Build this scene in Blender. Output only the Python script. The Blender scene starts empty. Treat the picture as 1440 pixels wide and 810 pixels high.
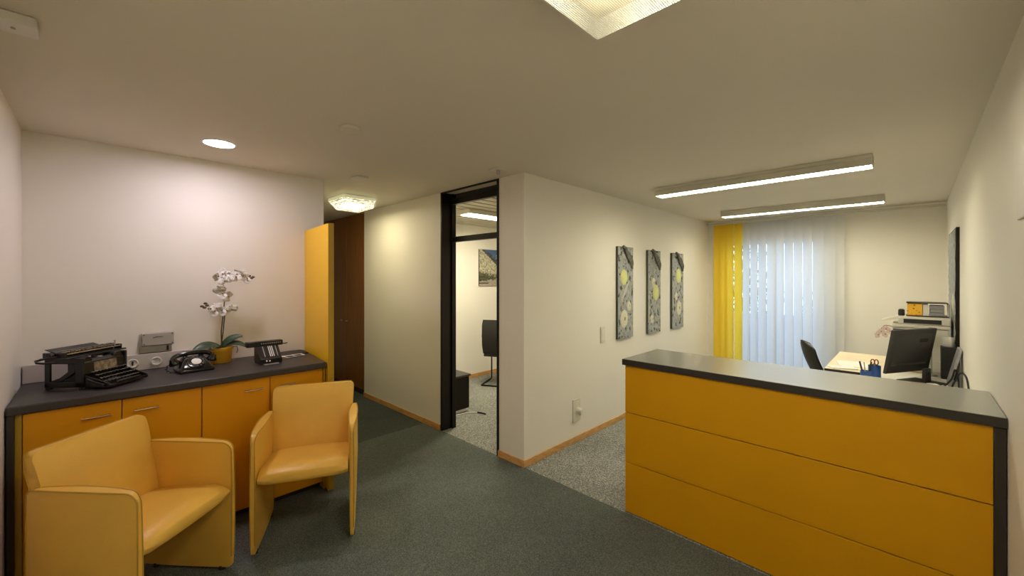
import bpy, bmesh, math, random
from mathutils import Matrix, Vector, noise
random.seed(7)
PI = math.pi
S = bpy.context.scene
COL = S.collection
H = 2.5

# ------------------------------------------------------------------ materials
def mat(name, col, rough=.6, metal=0., spec=.5, bump=0., bscale=60., var=0., vscale=3., emit=None, estr=0., coat=0., sheen=0.):
    m = bpy.data.materials.new(name); m.use_nodes = True
    nt = m.node_tree; b = nt.nodes['Principled BSDF']
    b.inputs['Base Color'].default_value = (*col, 1)
    b.inputs['Roughness'].default_value = rough
    b.inputs['Metallic'].default_value = metal
    b.inputs['Specular IOR Level'].default_value = spec
    b.inputs['Coat Weight'].default_value = coat; b.inputs['Coat Roughness'].default_value = rough*.8 if coat >= 1 else .03
    if emit: 
        b.inputs['Emission Color'].default_value = (*emit, 1); b.inputs['Emission Strength'].default_value = estr
    tc = nt.nodes.new('ShaderNodeTexCoord')
    if var:
        n = nt.nodes.new('ShaderNodeTexNoise'); n.inputs['Scale'].default_value = vscale; n.inputs['Detail'].default_value = 5
        nt.links.new(tc.outputs['Object'], n.inputs['Vector'])
        r = nt.nodes.new('ShaderNodeValToRGB')
        r.color_ramp.elements[0].position = .3; r.color_ramp.elements[1].position = .7
        r.color_ramp.elements[0].color = (*[c*(1-var) for c in col], 1); r.color_ramp.elements[1].color = (*[min(1, c*(1+var)) for c in col], 1)
        nt.links.new(n.outputs['Fac'], r.inputs['Fac']); nt.links.new(r.outputs['Color'], b.inputs['Base Color'])
    if bump:
        n = nt.nodes.new('ShaderNodeTexNoise'); n.inputs['Scale'].default_value = bscale; n.inputs['Detail'].default_value = 4
        nt.links.new(tc.outputs['Object'], n.inputs['Vector'])
        bp = nt.nodes.new('ShaderNodeBump'); bp.inputs['Strength'].default_value = bump; bp.inputs['Distance'].default_value = .01
        nt.links.new(n.outputs['Fac'], bp.inputs['Height']); nt.links.new(bp.outputs['Normal'], b.inputs['Normal'])
    return m

def carpet(name, stops, scale, tile=None):
    m = bpy.data.materials.new(name); m.use_nodes = True
    nt = m.node_tree; b = nt.nodes['Principled BSDF']; b.inputs['Roughness'].default_value = .95
    b.inputs['Specular IOR Level'].default_value = .1
    tc = nt.nodes.new('ShaderNodeTexCoord')
    v = nt.nodes.new('ShaderNodeTexVoronoi'); v.inputs['Scale'].default_value = scale
    n = nt.nodes.new('ShaderNodeTexNoise'); n.inputs['Scale'].default_value = scale*.7; n.inputs['Detail'].default_value = 3
    nt.links.new(tc.outputs['Object'], v.inputs['Vector']); nt.links.new(tc.outputs['Object'], n.inputs['Vector'])
    sep = nt.nodes.new('ShaderNodeSeparateColor'); nt.links.new(v.outputs['Color'], sep.inputs['Color'])
    r = nt.nodes.new('ShaderNodeValToRGB'); r.color_ramp.interpolation = 'LINEAR'
    el = r.color_ramp.elements
    el[0].position, el[0].color = stops[0][0], (*stops[0][1], 1)
    el[1].position, el[1].color = stops[-1][0], (*stops[-1][1], 1)
    for p, c in stops[1:-1]:
        e = el.new(p); e.color = (*c, 1)
    nt.links.new(sep.outputs[0], r.inputs['Fac'])
    big = nt.nodes.new('ShaderNodeTexNoise'); big.inputs['Scale'].default_value = 1.7; big.inputs['Detail'].default_value = 4
    nt.links.new(tc.outputs['Object'], big.inputs['Vector'])
    mr = nt.nodes.new('ShaderNodeMapRange'); mr.inputs['From Min'].default_value = .3; mr.inputs['From Max'].default_value = .7
    mr.inputs['To Min'].default_value = .86; mr.inputs['To Max'].default_value = 1.12
    nt.links.new(big.outputs['Fac'], mr.inputs['Value'])
    mx = nt.nodes.new('ShaderNodeMix'); mx.data_type = 'RGBA'; mx.blend_type = 'MULTIPLY'; mx.inputs[0].default_value = 1
    nt.links.new(r.outputs['Color'], mx.inputs[6]); nt.links.new(mr.outputs['Result'], mx.inputs[7])
    nt.links.new(mx.outputs[2], b.inputs['Base Color'])
    bp = nt.nodes.new('ShaderNodeBump'); bp.inputs['Strength'].default_value = .5; bp.inputs['Distance'].default_value = .006
    nt.links.new(n.outputs['Fac'], bp.inputs['Height']); nt.links.new(bp.outputs['Normal'], b.inputs['Normal'])
    return m

def wood(name, c1, c2, rough=.45, scale=(1.5, 1.5, 12), axis='Z'):
    m = bpy.data.materials.new(name); m.use_nodes = True
    nt = m.node_tree; b = nt.nodes['Principled BSDF']; b.inputs['Roughness'].default_value = rough
    tc = nt.nodes.new('ShaderNodeTexCoord'); mp = nt.nodes.new('ShaderNodeMapping')
    mp.inputs['Scale'].default_value = scale
    n = nt.nodes.new('ShaderNodeTexNoise'); n.inputs['Scale'].default_value = 3; n.inputs['Detail'].default_value = 6; n.inputs['Distortion'].default_value = .6
    r = nt.nodes.new('ShaderNodeValToRGB'); r.color_ramp.elements[0].position = .32; r.color_ramp.elements[1].position = .68
    r.color_ramp.elements[0].color = (*c1, 1); r.color_ramp.elements[1].color = (*c2, 1)
    nt.links.new(tc.outputs['Object'], mp.inputs['Vector']); nt.links.new(mp.outputs['Vector'], n.inputs['Vector'])
    nt.links.new(n.outputs['Fac'], r.inputs['Fac']); nt.links.new(r.outputs['Color'], b.inputs['Base Color'])
    return m

def fabric_translucent(name, col, tr):
    m = bpy.data.materials.new(name); m.use_nodes = True
    nt = m.node_tree; nt.nodes.remove(nt.nodes['Principled BSDF']); out = nt.nodes['Material Output']
    d = nt.nodes.new('ShaderNodeBsdfDiffuse'); d.inputs['Color'].default_value = (*col, 1)
    t = nt.nodes.new('ShaderNodeBsdfTranslucent'); t.inputs['Color'].default_value = (*col, 1)
    mx = nt.nodes.new('ShaderNodeMixShader'); mx.inputs[0].default_value = tr
    nt.links.new(d.outputs[0], mx.inputs[1]); nt.links.new(t.outputs[0], mx.inputs[2]); nt.links.new(mx.outputs[0], out.inputs['Surface'])
    return m

def glass(name, tint=(1, 1, 1), refl=.08):
    m = bpy.data.materials.new(name); m.use_nodes = True
    nt = m.node_tree; nt.nodes.remove(nt.nodes['Principled BSDF']); out = nt.nodes['Material Output']
    t = nt.nodes.new('ShaderNodeBsdfTransparent'); t.inputs['Color'].default_value = (*tint, 1)
    g = nt.nodes.new('ShaderNodeBsdfGlossy'); g.inputs['Roughness'].default_value = .02
    mx = nt.nodes.new('ShaderNodeMixShader'); mx.inputs[0].default_value = refl
    nt.links.new(t.outputs[0], mx.inputs[1]); nt.links.new(g.outputs[0], mx.inputs[2]); nt.links.new(mx.outputs[0], out.inputs['Surface'])
    return m

def emis(name, col, s, cells=0., lo=.4):
    m = bpy.data.materials.new(name); m.use_nodes = True
    nt = m.node_tree; nt.nodes.remove(nt.nodes['Principled BSDF']); out = nt.nodes['Material Output']
    e = nt.nodes.new('ShaderNodeEmission'); e.inputs['Color'].default_value = (*col, 1); e.inputs['Strength'].default_value = s
    if cells:
        tc = nt.nodes.new('ShaderNodeTexCoord'); v = nt.nodes.new('ShaderNodeTexVoronoi'); v.inputs['Scale'].default_value = cells
        nt.links.new(tc.outputs['Object'], v.inputs['Vector'])
        mr = nt.nodes.new('ShaderNodeMapRange'); mr.inputs['From Max'].default_value = .7
        mr.inputs['To Min'].default_value = s*1.5; mr.inputs['To Max'].default_value = s*lo
        nt.links.new(v.outputs['Distance'], mr.inputs['Value']); nt.links.new(mr.outputs['Result'], e.inputs['Strength'])
    nt.links.new(e.outputs[0], out.inputs['Surface'])
    return m

def perforated(name, col, cell, hole):
    """white metal sheet with a square lattice of open holes"""
    m = bpy.data.materials.new(name); m.use_nodes = True
    nt = m.node_tree; b = nt.nodes['Principled BSDF']; b.inputs['Base Color'].default_value = (*col, 1); b.inputs['Roughness'].default_value = .4
    out = nt.nodes['Material Output']
    tc = nt.nodes.new('ShaderNodeTexCoord'); sx = nt.nodes.new('ShaderNodeSeparateXYZ'); nt.links.new(tc.outputs['Object'], sx.inputs[0])
    res = []
    for k in (0, 1):
        a = nt.nodes.new('ShaderNodeMath'); a.operation = 'DIVIDE'; a.inputs[1].default_value = cell; nt.links.new(sx.outputs[k], a.inputs[0])
        f = nt.nodes.new('ShaderNodeMath'); f.operation = 'FRACT'; nt.links.new(a.outputs[0], f.inputs[0])
        g = nt.nodes.new('ShaderNodeMath'); g.operation = 'LESS_THAN'; g.inputs[1].default_value = hole; nt.links.new(f.outputs[0], g.inputs[0])
        res.append(g)
    mul = nt.nodes.new('ShaderNodeMath'); mul.operation = 'MULTIPLY'
    nt.links.new(res[0].outputs[0], mul.inputs[0]); nt.links.new(res[1].outputs[0], mul.inputs[1])
    t = nt.nodes.new('ShaderNodeBsdfTransparent'); mx = nt.nodes.new('ShaderNodeMixShader')
    nt.links.new(mul.outputs[0], mx.inputs[0]); nt.links.new(b.outputs[0], mx.inputs[1]); nt.links.new(t.outputs[0], mx.inputs[2])
    nt.links.new(mx.outputs[0], out.inputs['Surface'])
    return m

def attr_mat(name, rough=.6, bump=0., bscale=40):
    m = mat(name, (1, 1, 1), rough, bump=bump, bscale=bscale)
    nt = m.node_tree; a = nt.nodes.new('ShaderNodeAttribute'); a.attribute_name = 'Col'
    nt.links.new(a.outputs['Color'], nt.nodes['Principled BSDF'].inputs['Base Color'])
    return m

M = dict(
    wall=mat('wall_paint', (.80, .77, .71), .55, spec=.35, bump=.04, bscale=120),
    ceil=mat('ceiling_paint', (.72, .67, .585), .85, bump=.03, bscale=90),
    lobby=carpet('lobby_carpet', [(0, (.072, .085, .078)), (.5, (.112, .130, .118)), (1, (.18, .20, .18))], 240),
    hall=carpet('hall_carpet', [(0, (.045, .058, .052)), (.5, (.068, .082, .074)), (1, (.11, .12, .11))], 240),
    office=carpet('office_carpet', [(0, (.09, .10, .10)), (.45, (.23, .245, .235)), (.8, (.34, .34, .32)), (1, (.62, .58, .48))], 190),
    base=wood('oak_skirting', (.50, .26, .08), (.66, .38, .14), .45, (4, 4, 14)),
    closet=wood('brown_veneer', (.17, .06, .011), (.26, .10, .02), .3, (10, 10, 1.2)),
    black=mat('black_frame', (.007, .005, .003), .4, spec=.25),
    blackp=mat('black_plastic', (.014, .013, .013), .45),
    darkgrey=mat('dark_grey_plastic', (.035, .033, .032), .5),
    gloss=mat('black_bakelite', (.008, .008, .008), .12, coat=.4),
    enamel=mat('black_enamel', (.012, .011, .010), .3, bump=.03),
    orange=mat('orange_lacquer', (.78, .34, .004), .38, spec=.35, var=.03, vscale=2, bump=.02, bscale=200),
    counter=mat('counter_orange_laminate', (.60, .29, .001), .42, spec=.3, var=.03, vscale=1.5, bump=.02, bscale=200),
    ochre=mat('yellow_lacquer', (.95, .56, .004), .36, spec=.3),
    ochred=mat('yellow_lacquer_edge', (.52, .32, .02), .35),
    worktop=mat('charcoal_laminate', (.045, .040, .040), .42, spec=.45, var=.15, vscale=140, bump=.03, bscale=300),
    ctop=mat('grey_laminate', (.12, .12, .112), .30, spec=.8, coat=1., var=.12, vscale=160, bump=.02, bscale=300),
    edge=mat('dark_edge', (.025, .02, .016), .5),
    leather=mat('yellow_leather', (.76, .455, .075), .36, spec=.4, bump=.10, bscale=140, var=.05, vscale=5),
    piping=mat('leather_piping', (.48, .28, .03), .5),
    chrome=mat('brushed_steel', (.62, .58, .52), .25, metal=1),
    brass=mat('satin_handle', (.80, .62, .42), .25, metal=1),
    white=mat('white_plastic', (.72, .70, .66), .4),
    offw=mat('ivory_plastic', (.70, .66, .56), .45),
    greyp=mat('warm_grey_plastic', (.40, .37, .34), .5),
    grey2=mat('trunking_grey', (.56, .51, .48), .5),
    beige=mat('printer_beige', (.66, .63, .55), .5),
    lampgrey=mat('lamp_housing_grey', (.05, .048, .04), .6),
    lampref=mat('lamp_reflector', (.14, .13, .10), .5),
    slatback=mat('slat_ceiling_backing', (.03, .025, .018), .8),
    fixt=mat('fixture_metal', (.62, .60, .52), .4),
    pot=mat('glazed_yellow_pot', (.62, .33, .015), .35, spec=.5, var=.06, vscale=8),
    leaf=mat('orchid_leaf', (.045, .085, .04), .4, var=.2, vscale=10),
    stem=mat('orchid_stem', (.07, .06, .025), .6),
    petal=mat('white_petal', (.82, .80, .76), .6),
    lip=mat('orchid_lip', (.35, .20, .12), .6),
    bud=mat('orchid_bud', (.10, .06, .04), .6),
    soil=mat('bark_mix', (.06, .035, .02), .9, bump=.6, bscale=90),
    pink=mat('pale_pink_petal', (.70, .55, .53), .6),
    silver=mat('worn_nickel', (.45, .43, .40), .3, metal=1),
    keyc=mat('key_cap', (.02, .02, .02), .25),
    decal=mat('gold_lettered_panel', (.20, .155, .095), .55, var=.7, vscale=45),
    paper=mat('white_paper', (.82, .81, .78), .7),
    blue=mat('blue_plastic', (.025, .085, .30), .35),
    red=mat('scissor_brown', (.22, .045, .03), .4),
    desk=mat('pale_maple_desk', (.78, .67, .47), .4, var=.06, vscale=4),
    deskw=mat('white_desk', (.74, .72, .66), .45),
    grey3=mat('grey_folder', (.30, .29, .31), .55),
    green=mat('green_grey_figure', (.35, .38, .31), .5),
    slatw=fabric_translucent('white_blind_fabric', (.78, .78, .78), .45),
    slaty=fabric_translucent('yellow_blind_fabric', (.96, .70, .075), .35),
    ofl=mat('office_slat_ceiling', (.60, .55, .44), .5),
    frame=mat('window_frame_white', (.75, .75, .73), .4),
    glass=glass('window_glass', (.95, .98, 1)),
    glassd=glass('door_glass', (.96, .96, .94), .05),
    rubber=mat('rubber_foot', (.01, .01, .01), .8),
    foliage=mat('hedge_leaves', (.05, .11, .03), .6, var=.4, vscale=8),
    bark=mat('bark', (.10, .07, .05), .9, bump=.5),
    concrete=mat('balcony_concrete', (.45, .48, .52), .8, var=.08),
)
# lamps
M['tube'] = emis('fluorescent_tube', (1, .92, .70), 82)
M['panelglow'] = emis('lit_louvre_reflector', (1, .925, .68), 9.3)
M['spot'] = emis('downlight_lamp', (1, .88, .98), 23.5)
M['hexglow'] = emis('cut_glass_lit', (1, .88, .53), 10.5, cells=16, lo=.2)
M['hexrim'] = emis('cut_glass_rim_lit', (1, .90, .58), .45, cells=30, lo=.2)
M['hexside'] = mat('cut_glass_side', (.6, .62, .45), .3, emit=(1, .95, .6), estr=.06)
M['sideglow'] = emis('side_office_diffuser_lit', (1, .90, .64), 13)
M['perf'] = perforated('perforated_white_metal', (.8, .78, .7), .0066, .62)
M['louv'] = mat('louvre_blade', (.8, .78, .70), .4)

# ------------------------------------------------------------------ mesh helper
class MB:
    def __init__(s): s.bm = bmesh.new()
    def box(s, x0, x1, y0, y1, z0, z1, m=None):
        vs = [s.bm.verts.new(p) for p in ((x0,y0,z0),(x1,y0,z0),(x1,y1,z0),(x0,y1,z0),(x0,y0,z1),(x1,y0,z1),(x1,y1,z1),(x0,y1,z1))]
        if m is not None:
            for v in vs: v.co = m @ v.co
        for f in ((0,3,2,1),(4,5,6,7),(0,1,5,4),(1,2,6,5),(2,3,7,6),(3,0,4,7)): s.bm.faces.new([vs[i] for i in f])
        return s
    def prism(s, poly, a, b, axis='z', m=None):
        """poly of 2D points extruded along axis between a and b"""
        def P(p, t):
            q = {'z': (p[0], p[1], t), 'x': (t, p[0], p[1]), 'y': (p[0], t, p[1])}[axis]
            return m @ Vector(q) if m is not None else Vector(q)
        A = [s.bm.verts.new(P(p, a)) for p in poly]; B = [s.bm.verts.new(P(p, b)) for p in poly]
        n = len(poly)
        s.bm.faces.new(A[::-1]); s.bm.faces.new(B)
        for i in range(n): s.bm.faces.new((A[i], A[(i+1) % n], B[(i+1) % n], B[i]))
        return s
    def cyl(s, p0, p1, r0, r1=None, seg=20, cap=True):
        r1 = r0 if r1 is None else r1
        p0 = Vector(p0); p1 = Vector(p1); d = (p1-p0).normalized()
        u = d.orthogonal().normalized(); w = d.cross(u)
        rings = []
        for p, r in ((p0, r0), (p1, r1)):
            rings.append([s.bm.verts.new(p + (u*math.cos(2*PI*k/seg) + w*math.sin(2*PI*k/seg))*r) for k in range(seg)])
        for k in range(seg): s.bm.faces.new((rings[0][k], rings[0][(k+1) % seg], rings[1][(k+1) % seg], rings[1][k]))
        if cap: s.bm.faces.new(rings[0][::-1]); s.bm.faces.new(rings[1])
        return s
    def lathe(s, prof, c=(0, 0, 0), seg=32, axis=None):
        """prof: list of (r, z)"""
        R = Matrix.Identity(3) if axis is None else Vector((0, 0, 1)).rotation_difference(Vector(axis)).to_matrix()
        c = Vector(c); rings = []
        for r, z in prof:
            if r < 1e-6: rings.append([s.bm.verts.new(c + R @ Vector((0, 0, z)))])
            else: rings.append([s.bm.verts.new(c + R @ Vector((r*math.cos(2*PI*k/seg), r*math.sin(2*PI*k/seg), z))) for k in range(seg)])
        for a, b in zip(rings, rings[1:]):
            for k in range(seg):
                if len(a) == 1 and len(b) == 1: continue
                if len(a) == 1: s.bm.faces.new((a[0], b[k], b[(k+1) % seg]))
                elif len(b) == 1: s.bm.faces.new((a[k], a[(k+1) % seg], b[0]))
                else: s.bm.faces.new((a[k], a[(k+1) % seg], b[(k+1) % seg], b[k]))
        return s
    def tube(s, pts, r, seg=10, r1=None):
        pts = [Vector(p) for p in pts]; n = len(pts); rings = []
        up = None
        for i, p in enumerate(pts):
            d = (pts[min(i+1, n-1)] - pts[max(i-1, 0)]).normalized()
            if up is None: up = d.orthogonal().normalized()
            up = (up - d*up.dot(d)).normalized(); w = d.cross(up)
            rr = r if r1 is None else r + (r1-r)*i/(n-1)
            rings.append([s.bm.verts.new(p + (up*math.cos(2*PI*k/seg) + w*math.sin(2*PI*k/seg))*rr) for k in range(seg)])
        for a, b in zip(rings, rings[1:]):
            for k in range(seg): s.bm.faces.new((a[k], a[(k+1) % seg], b[(k+1) % seg], b[k]))
        s.bm.faces.new(rings[0][::-1]); s.bm.faces.new(rings[-1])
        return s
    def loft(s, rings, cap=True):
        R = [[s.bm.verts.new(p) for p in r] for r in rings]; n = len(R[0])
        for a, b in zip(R, R[1:]):
            for k in range(n): s.bm.faces.new((a[k], a[(k+1) % n], b[(k+1) % n], b[k]))
        if cap: s.bm.faces.new(R[0][::-1]); s.bm.faces.new(R[-1])
        return s
    def ball(s, c, r, sc=(1, 1, 1), seg=12):
        c = Vector(c); mt = Matrix.Translation(c) @ Matrix.Diagonal((r*sc[0], r*sc[1], r*sc[2], 1))
        bmesh.ops.create_uvsphere(s.bm, u_segments=seg, v_segments=max(6, seg//2), radius=1, matrix=mt)
        return s
    def build(s, name, m, parent=None, bevel=0., smooth=True, label=None, ang=35, seg=2):
        bmesh.ops.recalc_face_normals(s.bm, faces=s.bm.faces[:])
        me = bpy.data.meshes.new(name); s.bm.to_mesh(me); s.bm.free()
        me.materials.append(m)
        if smooth:
            me.polygons.foreach_set('use_smooth', [True]*len(me.polygons)); me.set_sharp_from_angle(angle=math.radians(ang))
        o = bpy.data.objects.new(name, me); COL.objects.link(o)
        if parent: o.parent = parent
        if bevel:
            b = o.modifiers.new('bevel', 'BEVEL'); b.width = bevel; b.segments = seg; b.limit_method = 'ANGLE'; b.angle_limit = math.radians(40); b.harden_normals = False
        if label: o['label'] = label
        return o

def thing(name, label, cat, loc=(0, 0, 0), rz=0., group=None):
    o = bpy.data.objects.new(name, None); COL.objects.link(o); o.empty_display_size = .1
    o.location = loc; o.rotation_euler = (0, 0, rz); o['label'] = label; o['category'] = cat
    if group: o['group'] = group
    return o
def tag(o, label, cat, group=None, kind=None):
    o['label'] = label; o['category'] = cat
    if group: o['group'] = group
    if kind: o['kind'] = kind
    return o
def struct(o, label=None, cat=None):
    o['kind'] = 'structure'
    if label: o['label'] = label
    if cat: o['category'] = cat
    return o
def B(*a): return MB().box(*a)
def copy_tree(o, parent=None):
    c = o.copy(); COL.objects.link(c)
    if parent: c.parent = parent
    for ch in list(o.children): copy_tree(ch, c)
    return c

# ------------------------------------------------------------------ room shell
XL, YL, XR, YH, XA, YW = -3.83, -.32, .305, 2.53, -2.335, 6.96
T = .15
struct(B(XL, .5, -.5, YH, -.1, 0).build('floor', M['lobby'], smooth=False), 'dark teal grey carpet of the reception lobby', 'floor')
struct(B(-7.4, XL, 1.3, 2.72, -.1, 0).build('floor', M['hall'], smooth=False), 'dark hallway carpet beside the closet', 'floor')
mo = MB(); mo.box(XA-.33, .5, YH, 7.2, -.1, 0)
struct(mo.build('floor', M['office'], smooth=False), 'speckled grey carpet behind the reception counter', 'floor')
mo = MB(); mo.box(-5.3, XA-.33, 2.66, 7.2, -.1, 0); mo.box(XL+.02, XA-.33, YH, 2.66, -.1, -.0)
struct(mo.build('floor', M['office'], smooth=False), 'speckled grey carpet of the side office', 'floor')
struct(B(-7.4, .5, -.5, 2.68, H, H+.1).build('ceiling', M['ceil'], smooth=False), 'plain ceiling over the lobby and hallway', 'ceiling')
struct(B(XA-.1, .5, 2.68, 7.2, H, H+.1).build('ceiling', M['ceil'], smooth=False), 'plain ceiling over the reception office', 'ceiling')
WL = .0
# left (Y=YL), cabinet wall (X=XL), hall walls, art wall, window wall, right wall
struct(B(XL-T, XR+T, YL-T, YL, 0, H).build('wall_left', M['wall'], smooth=False), 'white wall at the left of the lobby', 'wall')
struct(B(XL-T, XL, YL, 1.448, 0, H).build('wall_back', M['wall'], smooth=False), 'white wall behind the typewriter and orchid', 'wall')
struct(B(-7.2, XL-T, 1.30, 1.448, 0, H).build('wall_hall_left', M['wall'], smooth=False), 'hallway wall', 'wall')
struct(B(-7.35, -7.2, 1.30, 2.7, 0, H).build('wall_hall_end', M['wall'], smooth=False), 'end wall of the hallway', 'wall')
mo = MB(); mo.box(-5.28, -3.525, YH, YH+.16, 0, H); mo.box(-7.2, -5.28, YH+.08, YH+.16, 0, H)
struct(mo.build('wall_hall', M['wall'], smooth=False), 'white wall between closet and side office door', 'wall')
struct(B(-2.645, XA, YH, YH+.16, 0, H).build('wall_pillar', M['wall'], smooth=False), 'narrow white wall end beside the doorway', 'wall')
struct(B(XA-.12, XA, YH+.16, YW, 0, H).build('wall_office', M['wall'], smooth=False), 'long white wall with three narrow reliefs', 'wall')
# window wall with opening
WX0, WX1, WZ0, WZ1 = -2.08, -.80, .12, 2.17
mo = MB(); mo.box(XA-.12, WX0, YW, YW+.25, 0, H); mo.box(WX1, XR+T, YW, YW+.25, 0, H); mo.box(WX0, WX1, YW, YW+.25, WZ1, H); mo.box(WX0, WX1, YW, YW+.25, 0, WZ0)
struct(mo.build('wall_window', M['wall'], smooth=False), 'end wall holding the balcony window', 'wall')
struct(MB().prism([(.258, YL), (XR+T, YL), (XR+T, YW), (.3125, YW)], 0, H).build('wall_right', M['wall'], smooth=False), 'white wall along the right side', 'wall')
# side office shell
struct(B(-5.17, -5.02, 2.69, 7.0, 0, H).build('wall_side_office', M['wall'], smooth=False), 'side office wall carrying the street poster', 'wall')
struct(B(-5.02, XA-.12, 6.4, 6.55, 0, H).build('wall_side_office_end', M['wall'], smooth=False), 'far end wall of the side office', 'wall')
mo = MB(); x = -5.015
while x < XA-.25:
    mo.box(x, x+.122, 2.70, 6.4, 2.44, 2.446); x += .16
so = thing('ceiling', 'slatted ceiling of the side office', 'ceiling', (0, 0, 0)); so['kind'] = 'structure'
mo.build('slat_lining', M['ofl'], so, smooth=False)
B(-5.02, XA-.12, 2.69, 6.4, 2.50, 2.55).build('backing', M['slatback'], so, smooth=False)

# skirting
def skirt(name, x0, x1, y0, y1, label): return struct(B(x0, x1, y0, y1, 0, .058).build(name, M['base'], bevel=.002, smooth=False), label, 'skirting board')
skirt('baseboard_hall', -5.28, -3.53, YH-.012, YH, 'oak skirting under the hallway wall')
skirt('baseboard_pillar', -2.645, XA+.012, YH-.012, YH, 'oak skirting on the narrow wall end')
skirt('baseboard_office', XA, XA+.012, YH, YW, 'oak skirting under the three reliefs')
skirt('baseboard_side_office', -5.02, -5.008, 2.7, 6.4, 'oak skirting in the side office')
skirt('baseboard_left', XL, XR, YL, YL+.012, 'oak skirting of the left wall')
skirt('baseboard_window', XA, XR, YW-.012, YW, 'oak skirting under the window blinds')
skirt('baseboard_right', .278, .295, 3.2, YW, 'oak skirting along the right wall')

# doorway frame (black)
JY = YH+.165
d = thing('door_1', 'black framed doorway into the side office with a glass fanlight', 'doorway', (-3.525, YH, 0)); d['kind'] = 'structure'; 
ox, oy = 3.525, -YH
def L(*a):  # world box to door-local
    x0, x1, y0, y1, z0, z1 = a
    return B(x0+ox, x1+ox, y0+oy, y1+oy, z0, z1)
L(-3.525, -3.50, YH-.006, JY, 0, H-.001).build('jamb', M['black'], d, bevel=.002)
L(-2.665, -2.640, YH-.008, JY, 0, H-.001).build('jamb', M['black'], d, bevel=.002)
L(-3.50, -2.665, YH-.006, YH+.012, H-.014, H-.001).build('head_trim', M['black'], d)
L(-3.4995, -3.480, JY-.05, JY, 0, H-.001).build('frame_post', M['black'], d, bevel=.002)
L(-2.685, -2.6655, JY-.05, JY, 0, H-.001).build('frame_post', M['black'], d, bevel=.002)
L(-3.48, -2.685, JY-.05, JY, 2.385, 2.45).build('frame_head', M['black'], d, bevel=.002)
L(-3.48, -2.685, JY-.05, JY, 1.985, 2.04).build('transom_bar', M['black'], d, bevel=.002)
L(-3.48, -2.685, JY-.03, JY-.024, 2.04, 2.385).build('fanlight_glass', M['glassd'], d)

# closet in hallway
c = thing('built_in_closet', 'tall brown wooden closet with two doors in the hallway wall', 'closet', (-5.30, YH+.02, 0))
B(-1.6, 0, .01, .058, 0, 2.498).build('body', M['closet'], c)
B(-1.6, 0, .0, .008, 0, .07).build('plinth', M['edge'], c)
for k, (a, b) in enumerate(((-.555, -.004), (-1.11, -.56), (-1.6, -1.115))):
    dd = B(a, b, -.014, .0, .075, 2.49).build('door', M['closet'], c, bevel=.002)
    hx = a+.05 if k != 1 else b-.05
    MB().tube([(hx, -.014, .985), (hx, -.045, .985), (hx+(.07 if k != 1 else -.07), -.045, .985)], .006).build('handle', M['brass'], dd)

# yellow tall panel at the right end of the sideboard
M1 = Matrix.Translation((XL, 1.285, 0)) @ Matrix.Rotation(math.radians(-5.5), 4, 'Z')
p = MB().box(0.004, .70, 0, .042, 0, 2.02, M1).build('tall_panel', M['ochre'], bevel=.002)
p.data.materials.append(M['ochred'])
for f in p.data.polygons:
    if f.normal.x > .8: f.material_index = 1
tag(p, 'tall glossy yellow partition panel at the right end of the sideboard', 'panel')

# ------------------------------------------------------------------ sideboard
XF = -3.2
wt = MB()
wt.prism([(XL+.001, YL+.004), (-3.16, YL+.004), (-3.145, 1.213), (XL+.001, 1.279)], .925, .97)
tag(wt.build('worktop', M['worktop'], bevel=.008, seg=3), 'long charcoal worktop over the orange base cabinets', 'worktop')
seams = [-.290, .098, .463, .847, 1.205]
tx = ['leftmost orange base cabinet, behind the near armchair', 'second orange base cabinet from the left, between the armchairs\' backs', 'third orange base cabinet from the left, tall gap between both armchairs', 'rightmost orange base cabinet, behind the upright armchair and beside the yellow panel']
hy = [(-.054, .05), (.153, .252), (.694, .797), (.912, 1.0)]
for k in range(4):
    y0, y1 = seams[k]+.001, seams[k+1]-.001
    t = thing('base_cabinet', tx[k], 'cabinet', (XF-.3, (y0+y1)/2, 0), group=None)
    h = (y1-y0)/2; oy = -(y0+y1)/2
    B(-.31, .278, -h, h, .05, .922).build('body', M['orange'], t)
    B(-.31, .24, -h, h, 0, .05).build('plinth', M['edge'], t)
    a = -h+.0015
    if k == 0:
        B(.278, .2985, -h, -h+.022, .05, .918).build('filler_strip', M['ochred'], t); a = -h+.025
        B(-.31, .335, YL+.006+oy, -h-.0005, 0, .924).build('side_panel', M['edge'], t, bevel=.002, label='dark end panel')
    if k == 3:
        B(.24, .31, h+.001, h+.013, 0, .92).build('filler_strip', M['ochred'], t)
    dr = B(.2785, .2985, a, h-.0015, .052, .915).build('door', M['orange'], t, bevel=.0015)
    a, b = hy[k][0]+oy, hy[k][1]+oy
    MB().tube([(.2985, a+.004, .845), (.322, a+.004, .845), (.325, a, .845)], .004).tube([(.2985, b-.004, .845), (.322, b-.004, .845), (.325, b, .845)], .004).tube([(.325, a-.006, .845), (.325, b+.006, .845)], .0055).build('handle', M['brass'], dr)
# cable trunking with sockets
t = thing('wall_trunking', 'light grey cable trunking with two sockets above the charcoal worktop', 'trunking', (XL, YL, .9705))
B(.001, .045, .006, .98, 0, .108).build('channel', M['grey2'], t, bevel=.003)
for k, y in enumerate((.168, .29)):
    s = MB().lathe([(0, .004), (.019, .004), (.021, .010), (.027, .011), (.030, .008), (.030, 0), (0, 0)], (.045, y-YL, .052), axis=(1, 0, 0)).build('socket', M['white'], t)
    if k == 0:
        B(.049, .058, y-YL-.004, y-YL+.004, .04, .066).build('dark_insert', M['darkgrey'], s)
    else:
        MB().lathe([(0, .006), (.003, .006), (.003, .003), (0, .003)], (.047, y-YL, .052), axis=(1, 0, 0), seg=8).build('pin', M['greyp'], s)

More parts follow.
